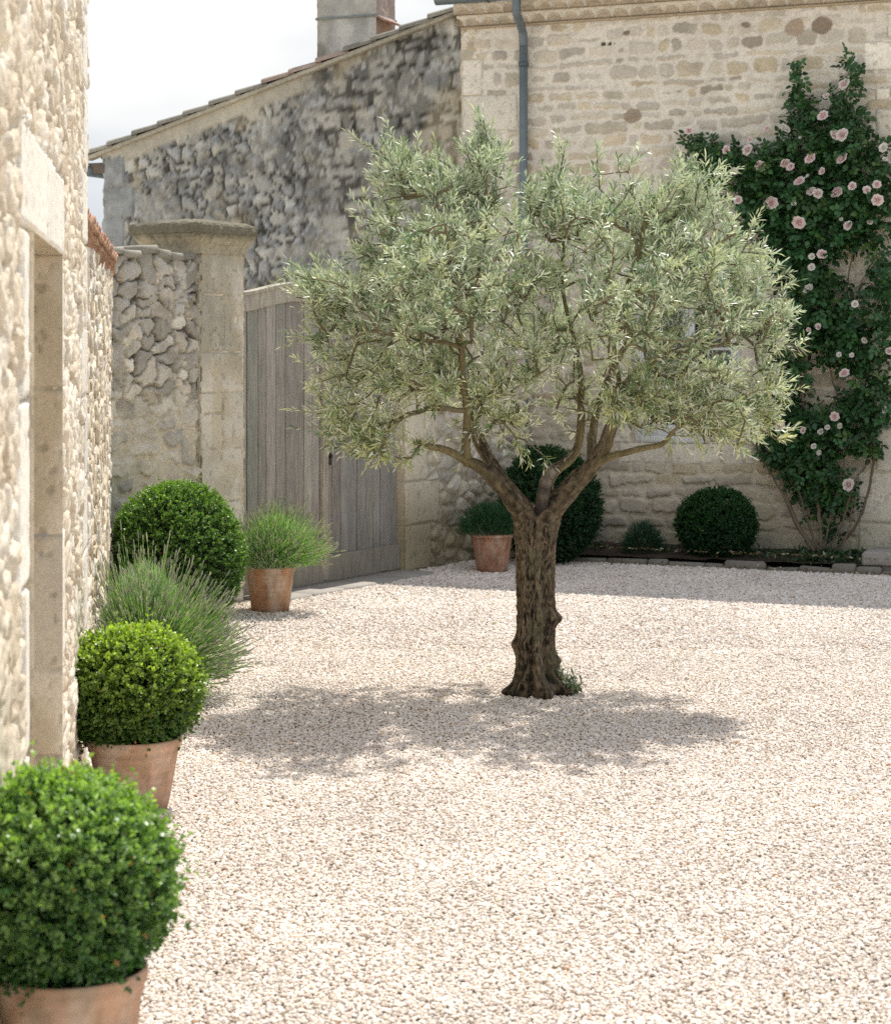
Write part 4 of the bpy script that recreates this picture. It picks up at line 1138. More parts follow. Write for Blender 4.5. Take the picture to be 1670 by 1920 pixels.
sc_, sz_ = on_plane(1612, KO + NF * .0, UF)
mb = MB()
ST0 = KO + UF * (sc_ + .75)
p = ST0 - NF * .27
uu = UF; box(mb, np.append(p, .085), np.append(UF, 0) * .75, np.append(NF, 0) * .24, (0, 0, .085), (.40, .37, .33), .02)
st = mb.build('stone_step', M_STONE); tag(st, 'low worn stone doorstep at the right edge of the bed', 'step')

# ------------------------------------------------------------------ plants
def rand_unit(r, n):
    return unit(r.normal(size=(n, 3)))

def boxbush(mb, ctr, rad, nsh, L, seed, dark=(.020, .055, .012), light=(.10, .20, .028), keep=None, lump=.06, tipb=1.0, up=.35, zcut=None, core=True, elong=1.0):
    r = np.random.default_rng(seed)
    ctr = np.asarray(ctr, float); rad = np.asarray(rad, float)
    d = rand_unit(r, nsh)
    if zcut is not None: d = d[(ctr[2] + d[:, 2] * rad[2]) > zcut]
    n = len(d)
    ph = r.uniform(0, 6, 6)
    lum = lump * .5 * (fbm(d[:, 0] * 3 + seed, d[:, 1] * 3 + d[:, 2] * 2.3, seed, 4) - .5) * 4 + lump * .8 * (np.sin(d[:, 0] * 5 + ph[0]) * np.sin(d[:, 1] * 6 + ph[1]) + .7 * np.sin(d[:, 2] * 8 + ph[2] + d[:, 0] * 4) * np.sin(d[:, 1] * 9 + ph[3])) 
    dep = 1 - .22 * r.random(n) ** 1.8
    s0 = (dep + lum) - .05
    base = ctr + d * rad * s0[:, None]
    nrm = unit(d / rad)
    ax = unit(nrm + up * np.array([0, 0, 1.0]) + .45 * r.normal(size=(n, 3)))
    ln = L * r.uniform(1.3, 2.6, n) * elong
    stray = r.random(n) < .035; ln = np.where(stray, ln * 1.75, ln)
    t1 = unit(np.cross(ax, rand_unit(r, n))); t2 = np.cross(ax, t1)
    B, D, N, LL, C = [], [], [], [], []
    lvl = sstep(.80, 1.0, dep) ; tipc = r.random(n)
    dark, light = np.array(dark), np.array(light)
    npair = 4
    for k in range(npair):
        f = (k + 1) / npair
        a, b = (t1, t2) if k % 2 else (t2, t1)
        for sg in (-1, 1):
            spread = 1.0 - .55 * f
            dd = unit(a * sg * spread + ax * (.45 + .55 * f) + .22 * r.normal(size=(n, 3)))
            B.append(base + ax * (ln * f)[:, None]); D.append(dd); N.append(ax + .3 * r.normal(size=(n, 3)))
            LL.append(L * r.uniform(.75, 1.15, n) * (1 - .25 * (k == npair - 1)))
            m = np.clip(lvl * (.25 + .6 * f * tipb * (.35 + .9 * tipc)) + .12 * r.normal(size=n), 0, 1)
            up_ = np.clip(.58 + .62 * nrm[:, 2], .1, 1.2)  # top light painted into leaf colour: upward sides lighter, undersides darker
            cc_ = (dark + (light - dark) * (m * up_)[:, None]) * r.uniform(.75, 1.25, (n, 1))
            dead = r.random(n) < .004; cc_[dead] = (.38, .20, .08)
            C.append(cc_)
    B, D, N, LL, C = map(np.concatenate, (B, D, N, LL, C))
    if keep is not None:
        k = keep(B + D * LL[:, None]); B, D, N, LL, C = B[k], D[k], N[k], LL[k], C[k]
    leaves(mb, B, D, N, LL, LL * .58, C, bend=.12, fold=.18, w1=1.0, w2=.85)
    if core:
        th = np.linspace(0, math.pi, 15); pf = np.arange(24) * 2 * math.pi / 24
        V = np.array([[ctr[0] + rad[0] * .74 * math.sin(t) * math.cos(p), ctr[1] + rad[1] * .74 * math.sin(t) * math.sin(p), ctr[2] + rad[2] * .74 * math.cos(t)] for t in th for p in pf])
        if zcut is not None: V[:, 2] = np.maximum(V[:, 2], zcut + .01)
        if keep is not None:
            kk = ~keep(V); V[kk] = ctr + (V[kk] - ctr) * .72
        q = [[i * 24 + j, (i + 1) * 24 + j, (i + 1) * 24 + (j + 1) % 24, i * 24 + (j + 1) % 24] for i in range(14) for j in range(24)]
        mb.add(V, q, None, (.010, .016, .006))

def twigs_in(mb, ctr, rad, n, seed, zb):
    r = np.random.default_rng(seed)
    for k in range(n):
        d = rand_unit(r, 1)[0]; d[2] = abs(d[2])
        e = np.asarray(ctr) + d * rad * .8; b = np.array([ctr[0] + r.normal() * .02, ctr[1] + r.normal() * .02, zb])
        m = (b + e) / 2 + r.normal(size=3) * .03
        tube(mb, [b, m, e], [.006, .004, .0015], 5, (.16, .13, .09), cap=False)

def terracotta(parent, c, rt, rb, h, seed, col=(.52, .30, .19), rimh=.055, soil=True):
    """flower pot: thick rolled rim, tapering body; c is the centre of its foot"""
    mb = MB()
    pr_ = [(rb * .6, .004), (rb * .93, .0), (rb, .006)]
    for k in range(1, 15):
        t = k / 15; pr_.append((rb + (rt * .915 - rb) * t ** .92, .006 + (h - rimh - .006) * t))
    pr_ += [(rt * .925, h - rimh), (rt * .955, h - rimh + .006), (rt * .945, h - rimh + .014), (rt * .965, h - rimh + .02), (rt * .985, h - .028), (rt, h - .02), (rt * 1.0, h - .008), (rt * .985, h - .001), (rt * .955, h), (rt * .925, h - .006), (rt * .90, h - .03), (rt * .86, h - .09)]
    nl = len(pr_); n = 64
    prof = np.array(pr_)
    th = np.arange(n) * 2 * math.pi / n
    rr = prof[:, 0][:, None] * (1 + .006 * np.sin(2 * th + seed)[None] + .004 * (fbm(th[None] * 3 + 0 * prof[:, :1], prof[:, 1:] * 30, seed) - .5))
    V = np.stack([c[0] + rr * np.cos(th), c[1] + rr * np.sin(th), np.repeat((c[2] + prof[:, 1])[:, None], n, 1)], -1)
    ny = fbm(np.cos(th)[None] * 2.2 + 0 * prof[:, :1] + seed, np.sin(th)[None] * 2.2 + prof[:, 1:] * 9, seed, 4)
    st = fbm(th[None] * 5 + 0 * prof[:, :1], prof[:, 1:] * 14, seed + 3, 4)
    C = np.array(col) * (.78 + .44 * ny)[..., None]
    C = mixc(C, np.array([.60, .46, .35]) + 0 * C, .55 * sstep(.52, .68, st))
    C = mixc(C, np.array(col) * .55 + 0 * C, .5 * sstep(.10, .0, prof[:, 1:] + 0 * ny))
    bl2 = sstep(.50, .66, fbm(np.cos(th)[None] * 1.6 + 0 * prof[:, :1] + seed * 3, np.sin(th)[None] * 1.6 + prof[:, 1:] * 5, seed + 8, 5))
    C = mixc(C, np.array([.66, .56, .46]) + 0 * C, .5 * bl2)
    gm = sstep(.55, .7, fbm(th[None] * 3 + seed + 0 * prof[:, :1], prof[:, 1:] * 9, seed + 5, 5)); C = mixc(C, C * np.array([.6, .58, .5]), .6 * gm)
    rings = .93 + .07 * np.sin(prof[:, 1:] * 160 + 2 * ny); C = C * rings[..., None]
    i, j = np.meshgrid(np.arange(nl - 1), np.arange(n), indexing='ij'); j2 = (j + 1) % n
    mb.add(V.reshape(-1, 3), np.stack([i * n + j, i * n + j2, (i + 1) * n + j2, (i + 1) * n + j], -1).reshape(-1, 4), None, C.reshape(-1, 3))
    o = mb.build('pot', M_TERRA, parent)
    mb = MB(); rs = np.linspace(0, rt * .895, 9); V = []; 
    for q_ in rs:
        for t in th[::2]: V.append([c[0] + q_ * math.cos(t), c[1] + q_ * math.sin(t), c[2] + h - .035 + .012 * (float(fbm(q_ * 40 + 9, t * 4, seed)) - .5)])
    m = n // 2
    mb.add(V, [[i * m + j, (i + 1) * m + j, (i + 1) * m + (j + 1) % m, i * m + (j + 1) % m] for i in range(8) for j in range(m)], None, (.055, .042, .033))
    mb.build('soil', M_SOIL, parent)

def keep_in(p): return p[:, 0] > wallx_left(p[:, 1]) - .06
def keep_left(p): 
    wx = np.where(p[:, 1] < 8.58, wallx_left(p[:, 1]) + .03, -1.525 - (p[:, 1] - 8.6) * .1307 + .03)
    return p[:, 0] > wx

# potted box balls in front
c = np.array([P(132, 1811, 4.4)[0], 4.4, 0.0]); ph = P(132, 1811, 4.4)[2]
t1 = thing('potted_boxwood', c, 'large clipped boxwood ball in terracotta pot nearest the camera, cut by the corner', 'potted shrub', 'clipped boxwood balls in terracotta pots')
terracotta(t1, c, .163, .110, ph, 1.3, col=(.58, .36, .24))
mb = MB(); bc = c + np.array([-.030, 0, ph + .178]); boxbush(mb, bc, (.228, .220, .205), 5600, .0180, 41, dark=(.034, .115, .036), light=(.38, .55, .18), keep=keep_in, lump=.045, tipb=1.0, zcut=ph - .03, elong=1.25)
mb.build('foliage', M_BOX, t1)
c = np.array([P(258, 1385, 7.9)[0], 7.9, 0.0]); ph = .272
c[0] -= .012
t2 = thing('potted_boxwood', c, 'clipped boxwood ball in terracotta pot beside the doorway, second pot from camera', 'potted shrub', 'clipped boxwood balls in terracotta pots')
terracotta(t2, c, .183, .128, ph, 4.1, col=(.60, .38, .26))
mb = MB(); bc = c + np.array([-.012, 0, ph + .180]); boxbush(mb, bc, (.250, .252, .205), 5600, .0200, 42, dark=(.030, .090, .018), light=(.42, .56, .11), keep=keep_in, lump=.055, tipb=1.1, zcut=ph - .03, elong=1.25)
mb.build('foliage', M_BOX, t2)

# boxwood in the corner and in the bed
c = np.array([P(332, 1140, 12.85)[0], 12.85, 0.0])
t = thing('boxwood_bush', c, 'large rounded boxwood bush growing against the rubble wall corner', 'shrub', 'clipped boxwood bushes')
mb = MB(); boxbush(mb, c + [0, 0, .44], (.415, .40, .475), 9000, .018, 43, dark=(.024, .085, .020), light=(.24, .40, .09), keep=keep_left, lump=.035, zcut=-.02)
mb.build('foliage', M_BOX, t)
def kd_(p): return p
def bed(x, y, off): # point in the bed: photo column x, `off` metres behind the edging
    a, _ = on_plane(x, KO - NF * off, UF); q = KO - NF * off + UF * a
    return np.array([q[0], q[1], .06])
c = np.array([P(1030, 1050, 16.75)[0], 16.75, 0.05])
t = thing('boxwood_bush', c, 'tall dark boxwood bush in shade directly behind the olive trunk', 'shrub', 'clipped boxwood bushes')
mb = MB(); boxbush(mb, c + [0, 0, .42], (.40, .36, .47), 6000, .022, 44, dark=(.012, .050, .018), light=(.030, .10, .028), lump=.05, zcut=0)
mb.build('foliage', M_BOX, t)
c = bed(1343, 1060, .32)
t = thing('boxwood_bush', c, 'neat round boxwood ball in shade below the window', 'shrub', 'clipped boxwood bushes')
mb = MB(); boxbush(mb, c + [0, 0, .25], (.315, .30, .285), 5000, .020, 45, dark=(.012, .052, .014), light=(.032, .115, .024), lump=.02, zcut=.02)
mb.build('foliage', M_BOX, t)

def lavender(parent, c, rx, hgt, nst, nlf, seed, spike=True, keep=None, stemc=((.16, .26, .10), (.22, .32, .15), (.13, .22, .09)), leafc=((.20, .27, .19), (.14, .24, .10), (.25, .31, .22)), spc=((.30, .30, .24), (.26, .25, .24), (.34, .34, .24)), dome=.62, lean=(0, 0), spread=1.0):
    r = np.random.default_rng(seed); c = np.asarray(c, float)
    # leafy cushion
    n = nlf
    th = r.uniform(0, 2 * math.pi, n); el = np.arccos(r.uniform(.02, 1, n))
    d = np.stack([np.sin(el) * np.cos(th), np.sin(el) * np.sin(th), np.cos(el)], -1)
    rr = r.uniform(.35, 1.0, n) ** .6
    B = c + d * np.array([rx * .86, rx * .86, hgt * dome]) * rr[:, None] + np.array([lean[0], lean[1], 0]) * (rr * d[:, 2])[:, None]
    D = unit(d + np.array([0, 0, .7]) + .35 * r.normal(size=(n, 3)))
    L = r.uniform(.03, .065, n)
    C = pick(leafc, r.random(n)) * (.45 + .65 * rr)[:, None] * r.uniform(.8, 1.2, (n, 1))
    if keep is not None:
        k = keep(B + D * L[:, None]); B, D, L, C = B[k], D[k], L[k], C[k]
    mb = MB(); leaves(mb, B, D, r.normal(size=(len(B), 3)), L, .0042, C, bend=.1, fold=0)
    mb.build('foliage', M_LAV, parent)
    # stems and spikes as thin tapered blades
    n = nst
    th = r.uniform(0, 2 * math.pi, n); el = np.arccos(1 - r.random(n) * .66) * spread
    d = np.stack([np.sin(el) * np.cos(th), np.sin(el) * np.sin(th), np.cos(el)], -1)
    L = hgt * r.uniform(.72, 1.02, n) * (1 - .12 * np.sin(el)) * (1 + (rx / hgt - .75) * np.sin(el) * .55)
    b = c + d * np.array([rx * .55, rx * .55, hgt * dome * .55])
    tip = c + d * (L * r.uniform(.86, 1.0, n))[:, None] + r.normal(size=(n, 3)) * .02 + np.array([lean[0], lean[1], 0])
    mid = (b + tip) / 2 + d * np.array([.12, .12, -.05]) * L[:, None] + r.normal(size=(n, 3)) * .02
    if keep is not None:
        k = keep(tip) & keep(mid); b, tip, mid, d, L = b[k], tip[k], mid[k], d[k], L[k]; n = len(b)
    ts = np.linspace(0, 1, 7)
    pts_ = [(1 - t) ** 2 * b + 2 * t * (1 - t) * mid + t * t * tip for t in ts]
    side = unit(np.cross(d, r.normal(size=(n, 3))))
    C = pick(stemc, r.random(n)) * r.uniform(.8, 1.2, (n, 1))
    wd = np.array([.0018, .0018, .0017, .0016, .0015, .0013, .0010])
    for rot in (0, 1):
        sd_ = side if rot == 0 else np.cross(unit(tip - b), side)
        V = np.stack([np.stack([p - sd_ * w_, p + sd_ * w_], 1) for p, w_ in zip(pts_, wd)], 1)  # n,7,2,3
        k = np.arange(n)[:, None, None] * 14
        q = k + np.array([[[2 * i, 2 * i + 1, 2 * i + 3, 2 * i + 2] for i in range(6)]])
        if rot == 0: mbs = MB()
        mbs.add(V.reshape(-1, 3), q.reshape(-1, 4), None, np.repeat(C, 14, 0))
    mbs.build('stems', M_LAV, parent)
    if spike:
        ax = unit(tip - pts_[5]); sl_ = r.uniform(.028, .055, n); a = side; bb = np.cross(ax, side)
        SC_ = pick(spc, r.random(n)) * r.uniform(.8, 1.2, (n, 1))
        ringt = [0, .18, .36, .52, .7, .86, 1.0]; ringr = [.0010, .0032, .0026, .0036, .0028, .0026, .0006]
        V = []
        for t, q_ in zip(ringt, ringr):
            for k in range(5):
                an = 2 * math.pi * k / 5 + t * 3
                V.append(tip - ax * .01 + ax * (sl_ * t)[:, None] + (a * math.cos(an) + bb * math.sin(an)) * q_)
        V = np.stack(V, 1)
        q = [[i * 5 + j, i * 5 + (j + 1) % 5, (i + 1) * 5 + (j + 1) % 5, (i + 1) * 5 + j] for i in range(6) for j in range(5)]
        mb = MB(); mb.add(V.reshape(-1, 3), (np.arange(n)[:, None, None] * 35 + np.array([q])).reshape(-1, 4), None, np.repeat(SC_, 35, 0))
        mb.build('blossom', M_LAV, parent)

c = np.array([P(272, 1240, 10.35)[0] , 10.35, 0.0])
t = thing('lavender_bush', c, 'big wispy lavender bush in bud between the two boxwoods at the left', 'lavender')
lavender(t, c, .295, .87, 2400, 17000, 51, keep=keep_left, spread=1.05, dome=.76, lean=(.0, -.02), stemc=((.27, .40, .17), (.34, .47, .24), (.22, .35, .15)), leafc=((.36, .45, .36), (.29, .40, .25), (.46, .52, .45)), spc=((.50, .49, .44), (.43, .41, .43), (.55, .55, .45)))
c = np.array([P(507, 1140, 13.75)[0], 13.75, 0.0])
t = thing('potted_lavender', c, 'sunlit lavender in terracotta pot standing in front of the wooden gate', 'potted lavender', 'lavenders in terracotta pots')
terracotta(t, c, .170, .122, .305, 6.2, col=(.54, .29, .16), rimh=.045)
lavender(t, c + [0.02, 0, .29], .28, .50, 1200, 9500, 52, lean=(.04, 0), spread=1.15, dome=.66, stemc=((.30, .48, .18), (.38, .54, .26), (.25, .41, .16)), leafc=((.36, .49, .31), (.27, .43, .19), (.44, .53, .40)), spc=((.44, .46, .33), (.38, .38, .33), (.50, .50, .36)))
c = np.array([P(922, 1070, 16.2)[0], 16.2, 0.0])
t = thing('potted_lavender', c, 'dark green lavender in terracotta pot in shade left of the olive trunk', 'potted lavender', 'lavenders in terracotta pots')
terracotta(t, c, .168, .118, .295, 8.2, col=(.46, .235, .15), rimh=.04)
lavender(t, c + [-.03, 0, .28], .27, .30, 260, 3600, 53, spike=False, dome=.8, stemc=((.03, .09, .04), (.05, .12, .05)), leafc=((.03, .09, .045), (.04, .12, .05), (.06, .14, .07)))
c = bed(1205, 1055, .30)
t = thing('lavender_bush', c, 'small dark lavender tuft in the shaded bed left of the round boxwood', 'lavender')
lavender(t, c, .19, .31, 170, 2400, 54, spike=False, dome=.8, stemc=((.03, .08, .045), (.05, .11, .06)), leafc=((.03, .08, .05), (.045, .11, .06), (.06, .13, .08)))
# low weeds in the bed
mb = MB(); r = np.random.default_rng(55)
for x_, off, n_, s_ in ((1440, .25, 60, .05), (1480, .12, 40, .04), (1530, .15, 120, .06), (1575, .1, 70, .05), (1600, .3, 160, .08), (1400, .5, 60, .06), (1250, .45, 60, .05), (1120, .3, 50, .05), (1500, .5, 80, .06), (1555, .45, 90, .07), (1640, .35, 70, .06)):
    c = bed(x_, 0, off); B = c + r.normal(size=(n_, 3)) * [.07, .06, .015] + [0, 0, .02]
    leaves(mb, B, unit(r.normal(size=(n_, 3)) + [0, 0, .9]), r.normal(size=(n_, 3)) + [0, 0, 1], s_ * r.uniform(.6, 1.2, n_), s_ * .4, np.array([.035, .075, .03]) * r.uniform(.6, 1.6, (n_, 1)))
tag(mb.build('weeds', M_ROSE), 'low weeds scattered over the soil of the planting bed', 'weeds', kind='stuff')

# fallen leaves and petals along the bed, tiny
mb = MB(); n_ = 420
u_ = r.uniform(0, 4.2, n_); o_ = np.abs(r.normal(0, .12, n_)) - .08
B = np.stack([K0[0] + u_ * UF[0] + o_ * NF[0], K0[1] + u_ * UF[1] + o_ * NF[1], .02 + .10 * (o_ < .03) + r.uniform(0, .01, n_)], -1)
leaves(mb, B, unit(r.normal(size=(n_, 3)) * [1, 1, .3]), r.normal(size=(n_, 3)) * .4 + [0, 0, 1], r.uniform(.02, .045, n_), .016, pick([(.30, .22, .13), (.22, .15, .09), (.62, .55, .45), (.38, .30, .18), (.18, .13, .08)], r.random(n_)))
n_ = 260
xx, yy2 = r.uniform(-1.2, 3.4, n_), r.uniform(5.2, 16, n_)
xx[:110] = .2 + r.normal(0, .8, 110); yy2[:110] = 10.0 + r.normal(0, .9, 110)
okk = xx > -1.0; xx, yy2 = xx[okk], yy2[okk]; n_ = len(xx)
B = np.stack([xx, yy2, gz(xx, yy2) + .012 + r.uniform(0, .004, n_)], -1)
leaves(mb, B, unit(r.normal(size=(n_, 3)) * [1, 1, .15]), r.normal(size=(n_, 3)) * .3 + [0, 0, 1], r.uniform(.02, .04, n_), .009, pick([(.40, .22, .10), (.30, .18, .09), (.46, .30, .16), (.30, .30, .16), (.42, .36, .24)], r.random(n_)))
tag(mb.build('leaf_litter', M_LAV), 'dry leaves scattered on the gravel and along the edging stones', 'leaf litter', kind='stuff')

# ------------------------------------------------------------------ climbing rose on the facade
rb = bed(1540, 1050, .55)
rose = thing('climbing_rose', rb, 'climbing rose with pale pink blooms trained up the house wall at right', 'rose')
def rp(x, y, off): # point over the facade under a photo pixel, off metres in front of the wall
    O = F0 + NF * off; a, d = on_plane(x, O, UF); q = O + UF * a
    return np.array([q[0], q[1], HC - (y - HY) * d / FPX])
r = np.random.default_rng(61)
canes = [([(1520, 1050), (1500, 1000), (1470, 930), (1420, 850), (1405, 790)], .012), ([(1515, 1052), (1480, 960), (1462, 890), (1460, 800), (1455, 700), (1440, 620), (1400, 420)], .022),
         ([(1530, 1045), (1500, 940), (1490, 880), (1470, 760)], .010), ([(1540, 1040), (1535, 960), (1525, 880), (1500, 760), (1515, 660), (1520, 560), (1500, 430), (1490, 300), (1500, 130)], .016),
         ([(1545, 1040), (1555, 970), (1575, 900), (1590, 820)], .009), ([(1550, 1045), (1600, 1000), (1630, 920), (1640, 840), (1625, 780), (1612, 690), (1640, 600), (1655, 520), (1625, 420)], .013),
         ([(1545, 1045), (1580, 980), (1600, 900), (1635, 860), (1600, 850), (1560, 720), (1545, 640), (1600, 560), (1655, 470)], .009), ([(1540, 1050), (1580, 1030), (1600, 950), (1590, 880)], .008),
         ([(1500, 450), (1440, 380), (1380, 310), (1310, 280)], .010), ([(1520, 420), (1580, 330), (1570, 230), (1600, 120)], .010), ([(1470, 760), (1495, 690), (1500, 600), (1500, 480)], .008),
         ([(1600, 470), (1585, 540), (1580, 640), (1560, 720)], .007), ([(1640, 480), (1600, 560), (1570, 640), (1580, 700), (1555, 780)], .007), ([(1495, 880), (1530, 900), (1540, 960)], .008)]
for k, (pp, rad) in enumerate(canes):
    mb = MB(); n = len(pp)
    path = [rb * (1 - q) + rp(x, y, .10 + .12 * r.random()) * q if (i == 0 and y > 1030) else rp(x, y, (.30 - .2 * min(1, (1050 - y) / 200)) + .06 * r.random()) for i, (x, y) in enumerate(pp) for q in [.25]]
    path = smooth(path, 3); rr = np.linspace(rad, rad * .4, len(path))
    tube(mb, path + r.normal(size=path.shape) * .003, rr, 7, np.array([.19, .15, .105]) * r.uniform(.7, 1.2))
    mb.build('cane', M_TWIG, rose)
blobs = [(1495, 150, 18, 40, 60), (1500, 215, 34, 40, 120), (1598, 135, 18, 36, 55), (1585, 195, 32, 40, 120), (1520, 265, 62, 50, 330), (1580, 270, 48, 50, 240), (1318, 275, 34, 26, 110), (1350, 300, 46, 30, 170), (1405, 325, 60, 42, 300), (1345, 345, 26, 30, 60), (1440, 300, 42, 40, 180),
         (1480, 360, 90, 70, 620), (1560, 370, 80, 66, 480), (1625, 330, 50, 60, 260), (1640, 400, 48, 60, 240), (1590, 410, 70, 50, 330), (1430, 400, 50, 50, 240), (1490, 445, 62, 46, 320), (1550, 440, 70, 40, 260), (1660, 300, 26, 40, 60),
         (1505, 520, 46, 56, 270), (1475, 490, 30, 44, 110), (1540, 560, 46, 50, 230), (1520, 610, 52, 40, 230), (1575, 620, 44, 40, 200), (1600, 660, 40, 40, 170), (1655, 500, 30, 50, 110), (1645, 570, 36, 50, 150), (1650, 640, 30, 44, 110), (1555, 665, 30, 26, 90),
         (1440, 610, 26, 40, 90), (1455, 660, 22, 36, 70), (1488, 700, 26, 36, 110), (1470, 740, 26, 26, 80), (1615, 700, 26, 30, 80), (1640, 760, 48, 46, 260), (1600, 775, 40, 30, 130), (1520, 795, 56, 36, 240), (1465, 800, 46, 40, 220), (1455, 845, 38, 26, 130), (1560, 815, 50, 36, 200),
         (1510, 845, 56, 40, 260), (1540, 890, 48, 36, 200), (1500, 885, 30, 36, 110), (1570, 930, 44, 26, 150), (1545, 950, 34, 24, 70), (1615, 840, 40, 16, 60), (1560, 1000, 16, 20, 20)]
mb = MB(); B, D, N, LL, C = [], [], [], [], []
for (x, y, rx, ry, n) in blobs:
    n = int(n * .46)
    for _ in range(n):
        a = r.uniform(0, 6.283); q = math.sqrt(r.random()); off = .07 + .24 * r.random() * (1 - q * q * .7)
        s_ = rp(x + rx * q * math.cos(a), y + ry * q * math.sin(a), off)
        ax = unit(np.array([NF[0], NF[1], 0]) * .8 + r.normal(size=3) * .8 + [0, 0, -.15])
        nr = unit(np.array([NF[0] * .8, NF[1] * .8, .8]) + r.normal(size=3) * .5); sd_ = unit(np.cross(ax, nr))
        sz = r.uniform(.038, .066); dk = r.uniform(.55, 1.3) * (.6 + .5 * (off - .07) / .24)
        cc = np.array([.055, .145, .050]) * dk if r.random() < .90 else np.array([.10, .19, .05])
        for (f, o_, ang) in ((1.0, 0, 0), (.62, 1, .9), (.62, -1, .9), (.25, 1, 1.1), (.25, -1, 1.1)):
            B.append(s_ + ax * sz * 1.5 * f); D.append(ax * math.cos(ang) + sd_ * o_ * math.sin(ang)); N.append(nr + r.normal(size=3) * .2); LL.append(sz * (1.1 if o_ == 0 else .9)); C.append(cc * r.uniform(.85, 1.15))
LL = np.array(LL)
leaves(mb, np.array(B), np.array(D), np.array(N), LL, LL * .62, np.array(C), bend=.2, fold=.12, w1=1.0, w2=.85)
mb.build('foliage', M_ROSE, rose)

def bloom_mesh(seed, outer, inner, openness=1.0):
    mb = MB(); rr = np.random.default_rng(seed)
    for ring, (n, rad, tilt, ln) in enumerate(((4, .08, .10, .42), (5, .18, .24, .55), (6, .30, .46, .68), (7, .42, .72, .80), (8, .48, 1.0, .90))):
        for k in range(n):
            a = 2 * math.pi * (k + .5 * (ring % 2)) / n + rr.normal() * .15; tl = tilt * openness + rr.normal() * .08
            ca, sa = math.cos(a), math.sin(a)
            V = []; C = []
            for i in range(5):
                t = i / 4
                for j in range(5):
                    s_ = (j - 2) / 2; wv = (.30 + .10 * ring) * math.sin(math.pi * (.18 + .72 * t)) * s_ 
                    out = rad * .35 + ln * t * math.sin(tl) + .10 * t ** 3 * (ring > 1) - .16 * abs(s_) ** 2 * (1.1 - tl / 2)
                    z = ln * t * math.cos(tl) * .85 - .10 * ring * .35 - .12 * t ** 3 * (ring > 2) + .02 * rr.normal()
                    V.append([out * ca - wv * sa, out * sa + wv * ca, z])
                    g = ring / 4; col = np.array(inner) * (1 - g) + np.array(outer) * g
                    C.append(col * (.86 + .18 * t))
            q = [[i * 5 + j, i * 5 + j + 1, (i + 1) * 5 + j + 1, (i + 1) * 5 + j] for i in range(4) for j in range(4)]
            mb.add(V, q, None, C)
    return mb
proto = []
for k, (oc, ic, op) in enumerate((((.96, .85, .82), (.92, .68, .66), 1.0), ((.92, .85, .81), (.88, .70, .66), 1.05), ((.92, .90, .86), (.90, .85, .74), .9))):
    proto.append(bloom_mesh(70 + k, oc, ic, op).build('rose_bloom', M_PETAL, rose))
fl = [(1582, 158, 15, 1), (1542, 217, 15, 0), (1471, 241, 12, 2), (1564, 253, 11, 1), (1578, 253, 14, 1), (1518, 297, 14, 0), (1578, 297, 14, 0), (1425, 311, 12, 0), (1401, 281, 15, 1), (1470, 305, 13, 1), (1481, 313, 9, 0), (1377, 321, 9, 0), (1498, 340, 13, 0), (1445, 381, 14, 0), (1383, 375, 11, 0),
      (1520, 359, 11, 1), (1532, 363, 11, 1), (1568, 361, 13, 0), (1597, 349, 11, 0), (1624, 356, 9, 1), (1643, 346, 11, 0), (1644, 375, 12, 0), (1497, 417, 14, 0), (1589, 423, 11, 1), (1630, 417, 8, 1), (1540, 477, 12, 0), (1521, 481, 8, 2), (1521, 501, 9, 2), (1515, 542, 12, 2), (1656, 277, 13, 2), (1658, 299, 8, 2), (1540, 321, 9, 0), (1548, 180, 8, 1), (1291, 245, 9, 0), (1437, 241, 8, 0), (1361, 281, 11, 0), (1487, 381, 7, 2),
      (1582, 700, 13, 0), (1431, 773, 10, 0), (1461, 799, 11, 0), (1564, 781, 10, 0), (1505, 807, 8, 1), (1537, 809, 8, 2), (1550, 801, 7, 2), (1574, 799, 8, 2), (1525, 837, 8, 2), (1535, 849, 7, 2), (1590, 909, 15, 1), (1515, 618, 6, 0), (1533, 612, 7, 1), (1463, 640, 10, 1), (1620, 638, 9, 2), (1602, 570, 8, 2), (1572, 665, 6, 2), (1596, 666, 6, 2), (1666, 658, 10, 1), (1658, 769, 9, 2), (1500, 258, 5, 2), (1513, 330, 5, 2), (1405, 262, 7, 0), (1576, 411, 5, 2)]
use = {0: True, 1: True, 2: True}
for (x, y, px_, k) in fl:
    src = proto[k]
    if use[k]: o = src; use[k] = False
    else:
        o = src.copy(); COL.objects.link(o); o.parent = rose
    p = rp(x, y, .30 + .06 * r.random()) if y < 860 else rp(x, y, .30)
    sc = px_ * p[1] / FPX * .90 * r.uniform(.85, 1.1)
    face = unit(np.array([NF[0], NF[1], .35]) + r.normal(size=3) * .35)
    o.location = [float(a - b) for a, b in zip(p, rose.location)]
    o.rotation_euler = (Vector(face).to_track_quat('Z', 'Y')).to_euler()
    o.scale = (sc, sc, sc)

# ------------------------------------------------------------------ olive tree
TD = 10.5; TB = np.array([P(1003, 1300, TD)[0], TD, 0.0]); K = TD / FPX
def tp(x, y, dy=0.0):
    """photo pixel on the tree at depth offset dy"""
    return P(x, y, TD + dy)
olive = thing('olive_tree', TB, 'gnarled olive tree with silvery crown standing alone on the gravel', 'tree')
r = np.random.default_rng(81)
mb = MB()
